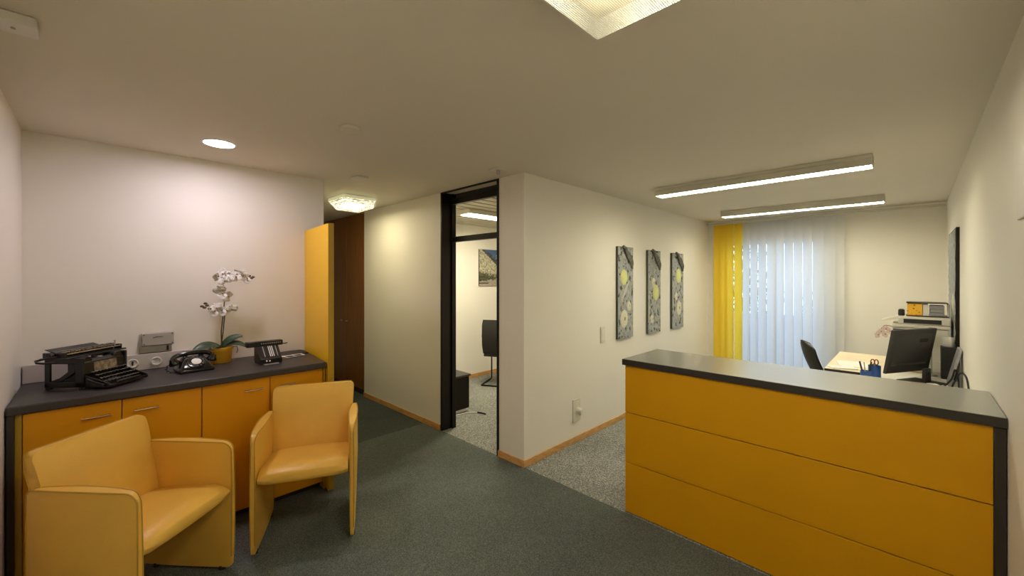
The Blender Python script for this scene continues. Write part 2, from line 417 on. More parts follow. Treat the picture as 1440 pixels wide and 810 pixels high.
# grey wall box
t = thing('wall_box', 'small warm grey connection box fixed to the wall above the trunking', 'box', (XL, .295, 1.085))
MB().prism([(.001, 0), (.052, 0), (.052, .045), (.07, .055), (.07, .13), (.03, .135), (.001, .135)], -.088, .088, 'x', Matrix.Rotation(PI/2, 4, 'Z') @ Matrix.Rotation(0, 4, 'X') @ Matrix.Scale(1, 4)).build('case_tmp', M['greyp'], t)
o = bpy.data.objects['case_tmp']; bpy.data.objects.remove(o)
MB().prism([(.001, 0), (.042, 0), (.042, .050), (.001, .130)], -.092, .080, 'y').build('case', M['greyp'], t, bevel=.002)
MB().prism([(.042, .046), (.062, .050), (.058, .134), (.001, .136), (.001, .128), (.03, .05)], -.080, .090, 'y').build('cover', M['greyp'], t, bevel=.003)
B(.042, .046, .05, .062, .006, .04).build('slot', M['blackp'], t)
MB().tube([(.061, -.025, .105), (.0625, 0, .110), (.0615, .03, .108)], .0018, 6).build('relief_mark', M['darkgrey'], t)
for y, z in ((-.07, .06), (.08, .06), (.08, .126), (-.07, .126)):
    MB().cyl((.058, y, z), (.063, y, z), .004, seg=10).build('screw', M['darkgrey'], t)

# ------------------------------------------------------------------ armchairs
def lens_panel(sx):
    """side panel in the chair's YZ plane: front y=0, rear y=-.56; thickness swells in the middle"""
    L_, top = .50, .70
    ny, nz = 30, 16
    def ztop(y):
        u = -y
        z = top + .008*math.sin(PI*u/L_)
        r = .05
        if u < r: z -= r - math.sqrt(max(0, r*r-(r-u)**2))
        r = .03
        if u > L_-r: z -= r - math.sqrt(max(0, r*r-(u-(L_-r))**2))
        return z
    def zbot(y):
        u = -y; r = .02
        z = .018
        if u < r: z += r - math.sqrt(max(0, r*r-(r-u)**2))
        return z
    def half(y, zf):
        return .009 + .017*math.sin(PI*min(1, max(0, -y/L_)))**.8 * (.35+.65*min(1, zf*1.6))
    ys = [-L_*(.5-.5*math.cos(PI*i/ny)) for i in range(ny+1)]
    b = MB(); G = {}
    for side in (-1, 1):
        for i, y in enumerate(ys):
            for j in range(nz+1):
                zf = j/nz; z = zbot(y)+(ztop(y)-zbot(y))*zf
                bulge = .004*math.sin(PI*zf)
                G[side, i, j] = b.bm.verts.new((side*(half(y, zf)+bulge*.6), y + .004*math.sin(PI*zf)*(1 if i < 4 else 0)*(1-i/4), z))
    for side in (-1, 1):
        for i in range(ny):
            for j in range(nz): b.bm.faces.new([G[side, a, c] for a, c in ((i, j), (i+1, j), (i+1, j+1), (i, j+1))])
    loop = [(i, 0) for i in range(ny)] + [(ny, j) for j in range(nz)] + [(i, nz) for i in range(ny, 0, -1)] + [(0, j) for j in range(nz, 0, -1)]
    for k in range(len(loop)):
        a, c = loop[k], loop[(k+1) % len(loop)]
        b.bm.faces.new((G[-1, *a], G[-1, *c], G[1, *c], G[1, *a]))
    paths = [[tuple(G[s, *q].co) for q in loop[ny-1:]] for s in (-1, 1)]
    for f in b.bm.verts: f.co.x += sx
    return b, [[(p[0]+sx, p[1], p[2]) for p in pa] for pa in paths]

def make_chair(label, loc, f):
    rz = math.atan2(f[1], f[0]) - PI/2
    t = thing('armchair', label, 'armchair', (*loc, 0), rz)
    hw = .264
    for sx in (-hw, hw):
        b, paths = lens_panel(sx)
        o = b.build('side_panel', M['leather'], t, ang=50)
        q = MB()
        for pa in paths: q.tube(pa, .0032, 6)
        q.build('piping', M['piping'], o)
        for y in (-.06, -.44): MB().cyl((sx, y, 0), (sx, y, .022), .014).build('glide', M['rubber'], o)
    # seat cushion: side profile lofted across
    prof = [(-.40, .455), (-.30, .468), (-.18, .480), (-.08, .486), (-.03, .480), (.004, .462), (.014, .437), (.004, .412), (-.03, .398), (-.10, .385), (-.25, .362), (-.40, .355)]
    rings = []
    N = 14
    for k in range(N+1):
        x = -.243+.486*k/N; e = abs(x)/.243
        cr = .010*(1-e*e); sh = .008*max(0, (e-.85)/.15)
        ring = []
        for (y, z) in prof:
            zz = z + (cr if z > .44 else 0) - (sh if z > .44 else -sh)
            ring.append((x, y - (.010*e*e if y > -.05 else 0), zz))
        rings.append(ring)
    MB().loft(rings).build('seat', M['leather'], t, bevel=.004, ang=50)
    # backrest
    b = MB(); nx, nz = 16, 14; W, z0, z1 = .258, .35, .85
    def front(z): return -.385 - .112*((z-z0)/(z1-z0))**1.1
    G = {}
    for side in (0, 1):
        for i in range(nx+1):
            for j in range(nz+1):
                u = -1+2*i/nx; v = j/nz
                u = math.sin(u*PI/2); v = .5-.5*math.cos(PI*v)
                zt = z1; r = .03
                x = u*W
                if W-abs(x) < r: zt -= r-math.sqrt(max(0, r*r-(r-(W-abs(x)))**2))
                z = z0+(zt-z0)*v; x *= .91+.09*v
                puff = .014*(1-u**4)*(1-(2*v-1)**4)
                rim = .018*max(0, v-.9)/.1
                y = front(z)+puff-rim*.3 if side == 0 else front(z)-.055-puff*.5+rim*.7
                G[side, i, j] = b.bm.verts.new((x, y, z))
    for side in (0, 1):
        for i in range(nx):
            for j in range(nz): b.bm.faces.new([G[side, a, c] for a, c in ((i, j), (i+1, j), (i+1, j+1), (i, j+1))])
    loop = [(i, 0) for i in range(nx)] + [(nx, j) for j in range(nz)] + [(i, nz) for i in range(nx, 0, -1)] + [(0, j) for j in range(nz, 0, -1)]
    for k in range(len(loop)):
        a, c = loop[k], loop[(k+1) % len(loop)]
        b.bm.faces.new((G[0, *a], G[0, *c], G[1, *c], G[1, *a]))
    pa = [tuple(G[1, *q].co) for q in loop[nx:nx+nz+nx+nz]]
    o = b.build('backrest', M['leather'], t, ang=60)
    MB().tube(pa, .0035, 6).build('piping', M['piping'], o)
    q = MB(); q.box(-.23, .23, -.34, -.22, .350, .368)
    q.build('seat_rail', M['edge'], t)
    return t
make_chair('yellow leather tub armchair facing the camera, in front of the rightmost cabinets', (-2.562, .856), (.90, -.44))
make_chair('nearer yellow leather tub armchair turned sideways in the lobby corner', (-2.496, .323), (.753, .657))

# ------------------------------------------------------------------ typewriter
f = Vector((.70, .714)); rz = math.atan2(f.y, f.x)-PI/2
t = thing('typewriter', 'antique black typewriter with a gold lettered panel on the charcoal worktop', 'typewriter', (-3.526, -.034, .9705), rz); t.scale = (.82, 1, .965)
# side frames with windows
for sx in (-1, 1):
    b = MB(); x0, x1 = sx*.150, sx*.166
    x0, x1 = min(x0, x1), max(x0, x1)
    b.box(x0, x1, -.115, -.085, .012, .185); b.box(x0, x1, .055, .10, .012, .165)
    b.box(x0, x1, -.115, .10, .012, .045); b.box(x0, x1, -.115, .10, .150, .185)
    b.prism([(-.09, .045), (-.02, .045), (.055, .10), (.055, .15), (.03, .15), (.02, .11), (-.03, .07)], x0, x1, 'x')
    b.build('side_frame', M['enamel'], t, bevel=.004)
for sx in (-.152, .152):
    for y in (-.10, .085):
        MB().cyl((sx, y, 0), (sx, y, .016), .017, .013, 14).build('foot', M['rubber'], t)
B(-.15, .15, .0, .07, .02, .155).build('type_basket', M['enamel'], t, bevel=.004)
B(-.15, .15, -.113, -.098, .012, .03).build('rear_bar', M['enamel'], t, bevel=.002)
b = MB(); b.prism([(.070, .075), (.098, .085), (.092, .155), (.060, .170)], -.15, .15, 'x')
o = b.build('front_plate', M['enamel'], t, bevel=.003)
MB().prism([(.0985, .092), (.1005, .093), (.0950, .148), (.0930, .147)], -.085, .085, 'x').build('gold_lettering', M['decal'], o, label='gold lettered panel')
# rounded shoulders of the type basket
for sx in (-1, 1):
    MB().cyl((sx*.112, .02, .15), (sx*.112, .085, .155), .040, .034, 20).build('ribbon_spool', M['enamel'], t, bevel=.003)
b = MB()
for k in range(21):
    a = -1+2*k/20
    b.tube([(a*.055, -.01, .165), (a*.10, .03, .145), (a*.12, .055, .10)], .0018, 6)
b.build('type_bars', M['silver'], t)
# keyboard frame and keys
b = MB()
for sx in (-1, 1):
    b.prism([(.09, .02), (.235, .008), (.245, .022), (.235, .035), (.09, .085)], sx*.150-.004, sx*.150+.004, 'x')
b.box(-.15, .15, .225, .24, .010, .026); b.box(-.15, .15, .09, .235, .008, .016)
b.build('keyboard_frame', M['enamel'], t, bevel=.002)
kb = MB().lathe([(0, .004), (.0055, .0035), (.0075, .0045), (.008, .002), (.0065, 0), (0, 0)], seg=14); kb.cyl((0, 0, 0), (0, -.004, -.022), .0013, seg=6)
kp = kb.build('key', M['keyc'], t)
ring = MB().lathe([(.0072, .0042), (.0082, .0048), (.0086, .0025), (.0076, .002)], seg=14).build('key_ring', M['silver'], kp)
first = True
for r in range(4):
    for k in range(11):
        x = -.128+.0245*k+.006*r-.004; y = .112+.030*r; z = .092-.0165*r
        if first: kp.location = (x, y, z); first = False
        else:
            c = kp.copy(); COL.objects.link(c); c.location = (x, y, z)
            c2 = ring.copy(); COL.objects.link(c2); c2.parent = c
B(-.09, .09, .226, .242, .030, .038).build('space_bar', M['keyc'], t, bevel=.003)
for sx in (-1, 1):
    MB().tube([(sx*.152, .11, .06), (sx*.165, .16, .045), (sx*.165, .22, .028)], .006, 8).build('shift_lever', M['enamel'], t)
# carriage
c = B(-.235, .215, -.10, .045, .182, .192).build('carriage', M['enamel'], t, bevel=.003)
MB().cyl((-.205, -.035, .208), (.205, -.035, .208), .020, seg=24).build('platen', M['gloss'], c)
for sx in (-1, 1):
    MB().cyl((sx*.205, -.035, .208), (sx*.232, -.035, .208), .017, seg=20).build('platen_knob', M['blackp'], c, bevel=.003)
    B(sx*.20-.005, sx*.20+.005, -.09, .04, .185, .222).build('carriage_end', M['enamel'], c, bevel=.003)
b = MB(); b.tube([(-.20, .035, .212), (.20, .035, .212)], .004, 8); b.tube([(-.20, -.088, .215), (.20, -.088, .215)], .004, 8); b.tube([(-.20, .012, .222), (.20, .012, .222)], .003, 8)
b.build('rail', M['silver'], c)
MB().prism([(-.055, .212), (-.050, .215), (-.112, .236), (-.114, .232)], -.165, .165, 'x').build('paper_table', M['enamel'], c, bevel=.001)
b = MB()
for k in range(12): b.box(-.15+.0265*k, -.146+.0265*k, .005, .02, .21, .224+.004*(k % 3))
b.build('tab_stops', M['silver'], c)
MB().tube([(.215, .0, .20), (.245, -.03, .198), (.285, -.055, .188), (.305, -.03, .182), (.288, -.005, .176), (.24, .01, .172)], .0065, 10).build('return_lever', M['enamel'], c)
MB().tube([(-.14, .03, .19), (-.145, .04, .225), (-.15, .035, .245)], .0035, 8).ball((-.15, .035, .248), .006).build('bell_lever', M['silver'], c)

# ------------------------------------------------------------------ rotary telephone
f = Vector((.98, .12)); rz = math.atan2(f.y, f.x)-PI/2
t = thing('rotary_telephone', 'old black rotary dial telephone beside the orchid pot', 'telephone', (-3.52, .466, .9705), rz); t.scale = (1.08, 1.08, 1.05)
def rrect(w, d, z, yo=0, r=.02, n=5):
    pts = []
    for cx, cy, a0 in ((w-r, d-r, 0), (-w+r, d-r, 90), (-w+r, -d+r, 180), (w-r, -d+r, 270)):
        for k in range(n):
            a = math.radians(a0+90*k/(n-1)); pts.append((cx+r*math.cos(a), cy+yo+r*math.sin(a), z))
    return pts
MB().loft([rrect(.088, .078, .003, 0), rrect(.092, .082, .010, 0), rrect(.090, .080, .022, 0), rrect(.080, .069, .040, -.004), rrect(.068, .052, .062, -.013, .018), rrect(.056, .036, .082, -.022, .015), rrect(.046, .026, .092, -.026, .012)]).build('body', M['gloss'], t, bevel=.002, ang=60)
B(-.086, .086, -.075, .075, 0, .004).build('base_plate', M['rubber'], t)
nrm = Vector((0, .62, .78)).normalized(); dc = Vector((0, .040, .056))
dd = MB().lathe([(0, 0), (.050, 0), (.050, .006), (.047, .010), (.030, .012), (0, .012)], dc, 36, nrm).build('dial', M['gloss'], t)
rd = MB(); Rm = Vector((0, 0, 1)).rotation_difference(nrm).to_matrix()
for k in range(10):
    a = math.radians(30+k*28); q = dc + Rm @ Vector((.037*math.cos(a), .037*math.sin(a), .0118))
    rd.lathe([(0, .0014), (.0062, .0014), (.0062, 0), (0, 0)], q, 12, nrm)
rd.build('finger_hole', M['darkgrey'], dd)
MB().lathe([(0, .016), (.023, .0155), (.026, .013), (.026, .010), (0, .010)], dc, 28, nrm).build('dial_centre', M['paper'], dd)
for sx in (-1, 1):
    cr = MB().loft([rrect(.012, .022, .08, -.024, .008), rrect(.010, .020, .092, -.024, .007), rrect(.014, .007, .098, -.024, .005)]).build('cradle', M['gloss'], t, ang=60)
    cr.location = (sx*.042, 0, 0)
hs = MB(); pts = [(-.102*math.cos(PI*k/20), -.020-.004*math.sin(PI*k/20), .078+.035*math.sin(PI*k/20)**.7) for k in range(21)]
hs.tube(pts, .0150, 14)
for sx in (-1, 1):
    hs.lathe([(0, .022), (.016, .020), (.020, .008), (.030, -.012), (.029, -.020), (.022, -.024), (0, -.024)], (sx*.100, -.012, .070), 22, (sx*.35, .0, .93))
hs.build('handset', M['gloss'], t, ang=60)
cp = []
for k in range(60):
    u = k/59; a = u*PI*9
    bx = .110+.03*math.sin(u*PI); by = -.03+.07*u; 
    zc = max(.006, .060*(1-u)**2+.007)
    cp.append((bx+.004*math.cos(a), by, zc+.0045+.004*math.sin(a)))
MB().tube(cp, .0028, 6).build('cord', M['rubber'], t)

# ------------------------------------------------------------------ orchid
def petal(b, c, right, up, out, ln, w, curl=.25, n=5):
    """one petal from c towards 'up', width along 'right'"""
    rows = []
    for i in range(n+1):
        s = i/n; ww = w*math.sin(PI*min(.93, .12+s*.85))**.7
        ctr = c + up*(ln*s) + out*(ln*curl*s*s)
        rows.append([ctr - right*ww + out*ww*.25, ctr, ctr + right*ww + out*ww*.25])
    V = [[b.bm.verts.new(p) for p in r] for r in rows]
    for i in range(n):
        for j in range(2): b.bm.faces.new((V[i][j], V[i][j+1], V[i+1][j+1], V[i+1][j]))
def flower_mesh(r=.036):
    b = MB(); out = Vector((1, 0, 0)); Y = Vector((0, 1, 0)); Z = Vector((0, 0, 1)); c = Vector((0, 0, 0))
    for a, ln, w in ((90, r*.95, r*.34), (210, r*.95, r*.33), (330, r*.95, r*.33), (12, r*1.1, r*.60), (168, r*1.1, r*.60)):
        ra = math.radians(a); up = Y*math.cos(ra)+Z*math.sin(ra); rt = out.cross(up)
        petal(b, c, rt, up, out, ln, w)
    return b
def add_flower(parent, pos, d, roll, r=.041, m='petal', proto={}):
    if (m, r) not in proto:
        o = flower_mesh(r).build('flower', M[m], parent, ang=80)
        sm = o.modifiers.new('thick', 'SOLIDIFY'); sm.thickness = .0012
        l = MB().ball((.010, 0, -.004), .0065, (1.3, .8, 1)).build('lip', M['lip'], o)
        proto[m, r] = (o, l)
    else:
        a, l0 = proto[m, r]; o = a.copy(); COL.objects.link(o); o.parent = parent; l = l0.copy(); COL.objects.link(l); l.parent = o
    q = Vector((1, 0, 0)).rotation_difference(Vector(d).normalized()).to_euler()
    o.location = pos; o.rotation_euler = (Matrix.Rotation(0, 3, 'Z') @ q.to_matrix() @ Matrix.Rotation(roll, 3, 'X')).to_euler()
px, py = -3.70, .650
t = thing('potted_orchid', 'white orchid with two flower sprays in a yellow ceramic pot', 'potted plant', (px, py, .9705))
MB().lathe([(0, 0), (.060, 0), (.064, .004), (.072, .095), (.077, .098), (.078, .116), (.074, .118), (.070, .108), (.068, .10), (0, .10)], seg=40).build('pot', M['pot'], t, ang=50)
MB().lathe([(0, .105), (.050, .104), (.069, .098)], seg=24).build('potting_bark', M['soil'], t)
def W(y, z, dx=0.): return (dx, y-py, z-.9705)
MB().tube([W(.655, 1.07), W(.652, 1.20), W(.664, 1.345, .01), W(.672, 1.45, .01), W(.668, 1.53, .015), W(.650, 1.585, .02), W(.655, 1.625, .02), W(.69, 1.645, .03), W(.75, 1.640, .04), W(.80, 1.62, .05), W(.835, 1.605, .05)], .0042, 8, r1=.0015).build('stem', M['stem'], t)
MB().tube([W(.648, 1.07, .01), W(.662, 1.20, .01), W(.672, 1.33, .012), W(.70, 1.385, .02)], .0036, 8).build('stem', M['stem'], t)
MB().tube([W(.668, 1.35, .01), W(.63, 1.378, .03), W(.58, 1.392, .03), W(.545, 1.405, .03)], .0028, 8, r1=.001).build('stem', M['stem'], t)
FL = [(.672, 1.625, .03, 0), (.655, 1.635, .03, 1.2), (.705, 1.595, .05, .2), (.665, 1.585, .05, .5), (.745, 1.640, .04, .3), (.775, 1.622, .05, 1.), (.730, 1.615, .05, .8), (.640, 1.52, .03, .4), (.655, 1.485, .03, 2.), (.690, 1.468, .03, 1.2), (.71, 1.372, .03, .2), (.680, 1.363, .03, .9), (.615, 1.385, .04, .5), (.605, 1.362, .04, 1.6), (.648, 1.362, .04, 2.2), (.625, 1.618, .02, 2.6), (.805, 1.605, .05, 1.9)]
for k, (y, z, dx, r) in enumerate(FL):
    rnd = random.Random(k)
    add_flower(t, W(y, z, dx), (1, rnd.uniform(-.7, .5), rnd.uniform(-.5, .35)), r)
bp = None
for y, z in ((.56, 1.405), (.545, 1.39), (.55, 1.42), (.575, 1.38), (.53, 1.40), (.825, 1.62), (.84, 1.605), (.85, 1.612), (.82, 1.59)):
    if bp is None: bp = MB().ball((0, 0, 0), .0085, (1, 1.5, 1)).build('bud', M['bud'], t); o = bp
    else: o = bp.copy(); COL.objects.link(o)
    o.location = W(y, z, .04)
def leaf(parent, pts, w, m='leaf'):
    b = MB(); n = 12; P = [Vector(p) for p in pts]
    def bez(s): return P[0]*(1-s)**2 + P[1]*2*s*(1-s) + P[2]*s*s
    rows = []
    for i in range(n+1):
        s = i/n; c = bez(s); d = (bez(min(1, s+.02))-bez(max(0, s-.02))).normalized(); side = d.cross(Vector((.75, 0, 1))).normalized()
        ww = w*(math.sin(PI*(.06+.92*s))**.6)
        rows.append([c-side*ww+Vector((0, 0, ww*.35)), c-side*ww*.5+Vector((0, 0, .05*ww)), c, c+side*ww*.5+Vector((0, 0, .05*ww)), c+side*ww+Vector((0, 0, ww*.35))])
    V = [[b.bm.verts.new(p) for p in r] for r in rows]
    for i in range(n):
        for j in range(4): b.bm.faces.new((V[i][j], V[i][j+1], V[i+1][j+1], V[i+1][j]))
    o = b.build('leaf', M[m], parent, ang=80); sm = o.modifiers.new('thick', 'SOLIDIFY'); sm.thickness = .003
leaf(t, [(0, 0, .11), (.03, -.09, .165), (.05, -.175, .110)], .032)
leaf(t, [(0, 0, .11), (.01, .06, .19), (.02, .135, .185)], .028)
leaf(t, [(0, 0, .105), (.03, .08, .17), (.05, .165, .098)], .024)
leaf(t, [(0, 0, .105), (.07, -.03, .15), (.10, -.075, .125)], .024)
MB().tube([(.02, .06, .11), (.03, .095, .115), (.035, .10, .085), (.035, .092, .065)], .003, 8).build('aerial_root', M['stem'], t)

# ------------------------------------------------------------------ adding machine
t = thing('adding_machine', 'small black mechanical adding machine with a wide carriage, right of the orchid', 'adding machine', (-3.44, .90, .9705))
MB().prism([(-.10, .006), (.075, .006), (.078, .040), (.060, .048), (-.03, .125), (-.10, .125)], -.072, .072, 'y').build('body', M['enamel'], t, bevel=.004)
for y in (-.06, .06):
    for x in (-.085, .062): MB().cyl((x, y, 0), (x, y, .008), .010).build('foot', M['rubber'], t)
sl = Vector((-.09, 0, .077)).normalized()
for k in range(9):
    y = -.048+.012*k
    m_ = 'paper' if k in (4, 5, 6) else 'greyp' if k in (1, 8) else 'blackp'
    a = Vector((.055, y, .0535)); e = Vector((-.022, y, .1195)); nn = Vector((.065, 0, .076)).normalized()*.002
    b = MB(); V = [b.bm.verts.new(p) for p in (a+Vector((0, -.0028, 0)), a+Vector((0, .0028, 0)), e+Vector((0, .0028, 0)), e+Vector((0, -.0028, 0)))]
    V2 = [b.bm.verts.new(v.co+nn) for v in V]
    b.bm.faces.new(V[::-1]); b.bm.faces.new(V2)
    for q in range(4): b.bm.faces.new((V[q], V[(q+1) % 4], V2[(q+1) % 4], V2[q]))
    b.build('slide_strip', M[m_], t, label='white strip' if m_ == 'paper' else None)
c = B(-.085, -.025, -.135, .105, .120, .158).build('carriage', M['enamel'], t, bevel=.005)
b = MB()
for k in range(10): b.cyl((-.025, -.04+.014*k, .142), (-.021, -.04+.014*k, .142), .0045, seg=10)
b.build('number_wheel', M['silver'], c)
MB().tube([(-.05, .10, .128), (-.05, .125, .125), (-.045, .142, .128)], .004, 8).build('lever', M['enamel'], c)
b = MB()
for y, z in ((-.032, .026), (-.012, .025)): b.ball((.079, y, z), .006)
b.build('knob', M['paper'], t, label='white knob')
B(.070, .100, -.05, .045, .0, .005).build('front_lip', M['greyp'], t, bevel=.002)

# documents behind it
t1 = tag(MB().box(-.095, .095, -.15, .145, 0, .008).build('folder', M['blackp'], bevel=.002), 'flat black folder lying on the worktop by the yellow panel', 'folder')
t1.location = (-3.715, 1.10, .971)
for k, (x, y, a) in enumerate(((-3.56, 1.02, .25), (-3.575, 1.085, .12), (-3.585, 1.15, 0.))):
    o = B(-.055, .055, -.04, .04, 0, .002).build('leaflet', M['paper'], None)
    o.location = (x, y, .9712+.0022*k); o.rotation_euler = (0, 0, a)
    q = B(-.01, .05, -.032, .02, .0021, .0026).build('printed_picture', M['darkgrey'], o)
    tag(o, ['white leaflet nearest the adding machine, leftmost of the fanned three', 'middle white leaflet of the fanned three on the worktop', 'white leaflet nearest the yellow panel, rightmost of the fanned three'][k], 'leaflet', 'fanned leaflets on the worktop')

# ------------------------------------------------------------------ reception counter
cx0, cx1 = -1.41, .2775
t = thing('reception_counter', 'orange reception counter with a grey worktop at the right', 'counter', (cx0, 2.53, 0))
def LC(x0, x1, y0, y1, z0, z1): return B(x0-cx0, x1-cx0, y0-2.53, y1-2.53, z0, z1)
LC(cx0-.001, cx1, 2.5275, 3.06, 1.008, 1.05).build('worktop', M['ctop'], t, bevel=.002, label='grey laminate worktop')
LC(cx0-.003, cx1, 2.525, 2.5272, 1.009, 1.048).build('edge_band', M['edge'], t, label='dark front edge')
LC(cx0-.0035, cx0-.0012, 2.5275, 3.06, 1.009, 1.048).build('edge_band', M['edge'], t, label='dark left edge')
z = [0.004, .343, .685, 1.006]
for k in range(3): LC(-1.398, .243, 2.541, 2.560, z[k]+.0025, z[k+1]-.0025).build('front_panel', M['counter'], t, bevel=.0015)
LC(-1.39, .235, 2.5605, 2.58, .003, 1.004).build('carcass', M['edge'], t)
LC(.2445, .2765, 2.535, 3.04, .002, 1.006).build('end_panel', M['edge'], t, bevel=.002)
LC(-1.398, -1.37, 2.5805, 3.04, .002, 1.006).build('end_panel', M['counter'], t, bevel=.002)
LC(-1.37, .2445, 2.5805, 2.98, .70, .72).build('inner_shelf', M['edge'], t)

# ------------------------------------------------------------------ wall reliefs (grey stone-like boards)
M['art'] = attr_mat('relief_surface', .7, bump=.6, bscale=90)
M['arte'] = mat('relief_edge', (.07, .07, .06), .7, bump=.3)
M['cloth'] = mat('grey_draped_cloth', (.17, .165, .145), .8, bump=.4, bscale=120, var=.4, vscale=25)
def colgrid(name, w, h, nx, ny, fn, m, parent, depth=0.):
    """board lying in local YZ plane (y right, z up), facing +X; per-vertex colours"""
    verts, faces, cols = [], [], []
    for j in range(ny+1):
        for i in range(nx+1):
            u, v = i/nx, j/ny; c, d = fn(u, v, w, h)
            verts.append((depth+d, (u-.5)*w, v*h)); cols.append(c)
    for j in range(ny):
        for i in range(nx):
            a = j*(nx+1)+i; faces.append((a, a+1, a+nx+2, a+nx+1))
    me = bpy.data.meshes.new(name); me.from_pydata(verts, [], faces); me.materials.append(m)
    ca = me.color_attributes.new('Col', 'FLOAT_COLOR', 'POINT')
    for k, c in enumerate(cols): ca.data[k].color = (*c, 1)
    me.polygons.foreach_set('use_smooth', [True]*len(me.polygons))
    o = bpy.data.objects.new(name, me); COL.objects.link(o); o.parent = parent
    return o
def mixc(a, b, t): t = max(0, min(1, t)); return tuple(x+(y-x)*t for x, y in zip(a, b))
def relief_fn(seed, discs, shells, wedge):
    def fn(u, v, w, h):
        p = Vector((u*w*20+seed*9, v*h*20, seed))
        n = noise.fractal(p, 1., 2., 5); n2 = noise.noise(p*3.1)
        c = mixc((.17, .18, .17), (.50, .51, .49), .5+.45*n+.2*n2+.55*noise.noise(p*9.3))
        if noise.noise(p*.5+Vector((5, 5, 5))) > .22: c = mixc(c, (.30, .33, .38), .5)
        d = .004*n
        x, z = u*w, v*h
        if wedge and abs((x/w-.45)-(z/h-wedge)*2.2) < .09*(1-abs(z/h-wedge)*8): c = (.55, .55, .50); d = .01
        for (a, b_, r) in shells:
            q = math.hypot(x-a*w, (z-b_*h)*.8)/r
            if q < 1:
                c = mixc((.72, .70, .55), (.55, .52, .40), abs(math.sin(q*9))*.6); d = .012*(1-q*q)
                if q < .22: c = (.26, .25, .20); d = .002
        for (a, b_, r) in discs:
            q = math.hypot(x-a*w, (z-b_*h)*.85)/r
            if q < 1: c = mixc((.70, .72, .28), (.60, .62, .26), q+n*.5); d = .012*math.sqrt(1-q*q)
        return c, d
    return fn
arts = [(4.03, 4.378, .92, 1.955, [(.38, .67, .075)], [(.72, .35, .045), (.40, .215, .080)], .52, 'leftmost of the three tall narrow grey reliefs, two pale shells low down'),
        (4.756, 5.11, .91, 1.948, [(.60, .49, .085)], [(.42, .61, .05), (.30, .17, .045)], 0, 'middle of the three tall narrow grey reliefs, yellow disc at its centre'),
        (5.47, 5.85, .905, 1.943, [(.55, .70, .085)], [(.35, .43, .045), (.60, .27, .080)], 0, 'rightmost of the three tall narrow grey reliefs, nearest the yellow blinds')]
for k, (y0, y1, z0, z1, di, sh, wd, lab) in enumerate(arts):
    w, h = y1-y0, z1-z0
    t = thing('wall_relief', lab, 'artwork', (XA, (y0+y1)/2, z0), group=None)
    B(.001, .027, -w/2, w/2, 0, h).build('board', M['arte'], t, bevel=.003)
    colgrid('relief_face', w*.99, h*.995, 64, 190, relief_fn(k+1, di, sh, wd), M['art'], t, .0285)
    # draped cloth over the upper right corner
    b = MB(); nseg = 14
    for s in range(4):
        pts = []
        for i in range(nseg+1):
            q = i/nseg
            pts.append((.034+.012*math.sin(q*PI)+.006*math.sin(q*9+s), -w*.20+w*.13*s+q*w*(.46-.07*s), h+.004-.02*s-q*.19+.012*math.sin(q*7+s*2)))
        b.tube(pts, .017-.002*s, 9, r1=.012)
    b.build('draped_cloth', M['cloth'], t, ang=60)

# picture on the right wall
t = thing('wall_picture', 'dark edged grey picture on the right wall above the desk', 'picture', (.302, 5.45, .88))
t.rotation_euler = (0, 0, PI)
B(.001, .026, -.43, .43, 0, 1.15).build('frame', M['black'], t, bevel=.003)
colgrid('picture_face', .83, 1.12, 40, 60, relief_fn(8, [], [(.7, .4, .10)], 0), M['art'], t, .0285).location = (0, 0, .015)

# small wall fittings
t = thing('light_switch', 'white double rocker switch on the wall left of the reliefs', 'switch', (XA, 3.755, 1.0))
B(.001, .010, -.042, .042, -.085, .085).build('plate', M['offw'], t, bevel=.003)
B(.010, .014, -.026, .026, .004, .060).build('rocker', M['white'], t, bevel=.002)
B(.010, .013, -.026, .026, -.060, -.004).build('rocker', M['white'], t, bevel=.002)
t = thing('wall_socket', 'white wall socket with a plug-in adapter low on the wall', 'socket', (XA, 3.283, .31))
B(.001, .010, -.062, .062, -.11, .11).build('plate', M['offw'], t, bevel=.003)
B(.010, .013, -.03, .03, .055, .085).build('inspection_cover', M['white'], t, bevel=.002)
t = thing('plug_adapter', 'round white plug adapter pushed into the low wall socket', 'adapter', (XA+.0105, 3.30, .305))
MB().lathe([(0, 0), (.030, 0), (.032, .012), (.024, .034), (.020, .05), (0, .052)], (0, 0, 0), 24, (1, 0, 0)).build('shell', M['white'], t)
MB().cyl((.03, -.012, -.01), (.045, -.025, -.03), .012, .008, 14).build('pin_guard', M['greyp'], t)
o = B(.268, .2765, 2.07, 2.257, 1.81, 2.07).build('wall_plate', M['white'], bevel=.003); tag(o, 'plain white plate high on the right wall at the picture edge', 'wall plate')

# ------------------------------------------------------------------ ceiling fittings
t = thing('downlight', 'round recessed downlight, lit, above the sideboard', 'downlight', (-3.27, .565, H))
MB().lathe([(.085, -.001), (.102, -.001), (.100, -.006), (.086, -.008)], seg=40).build('trim_ring', M['white'], t)
MB().lathe([(0, -.0045), (.085, -.0045), (.085, -.001), (0, -.001)], seg=40).build('lamp', M['spot'], t)

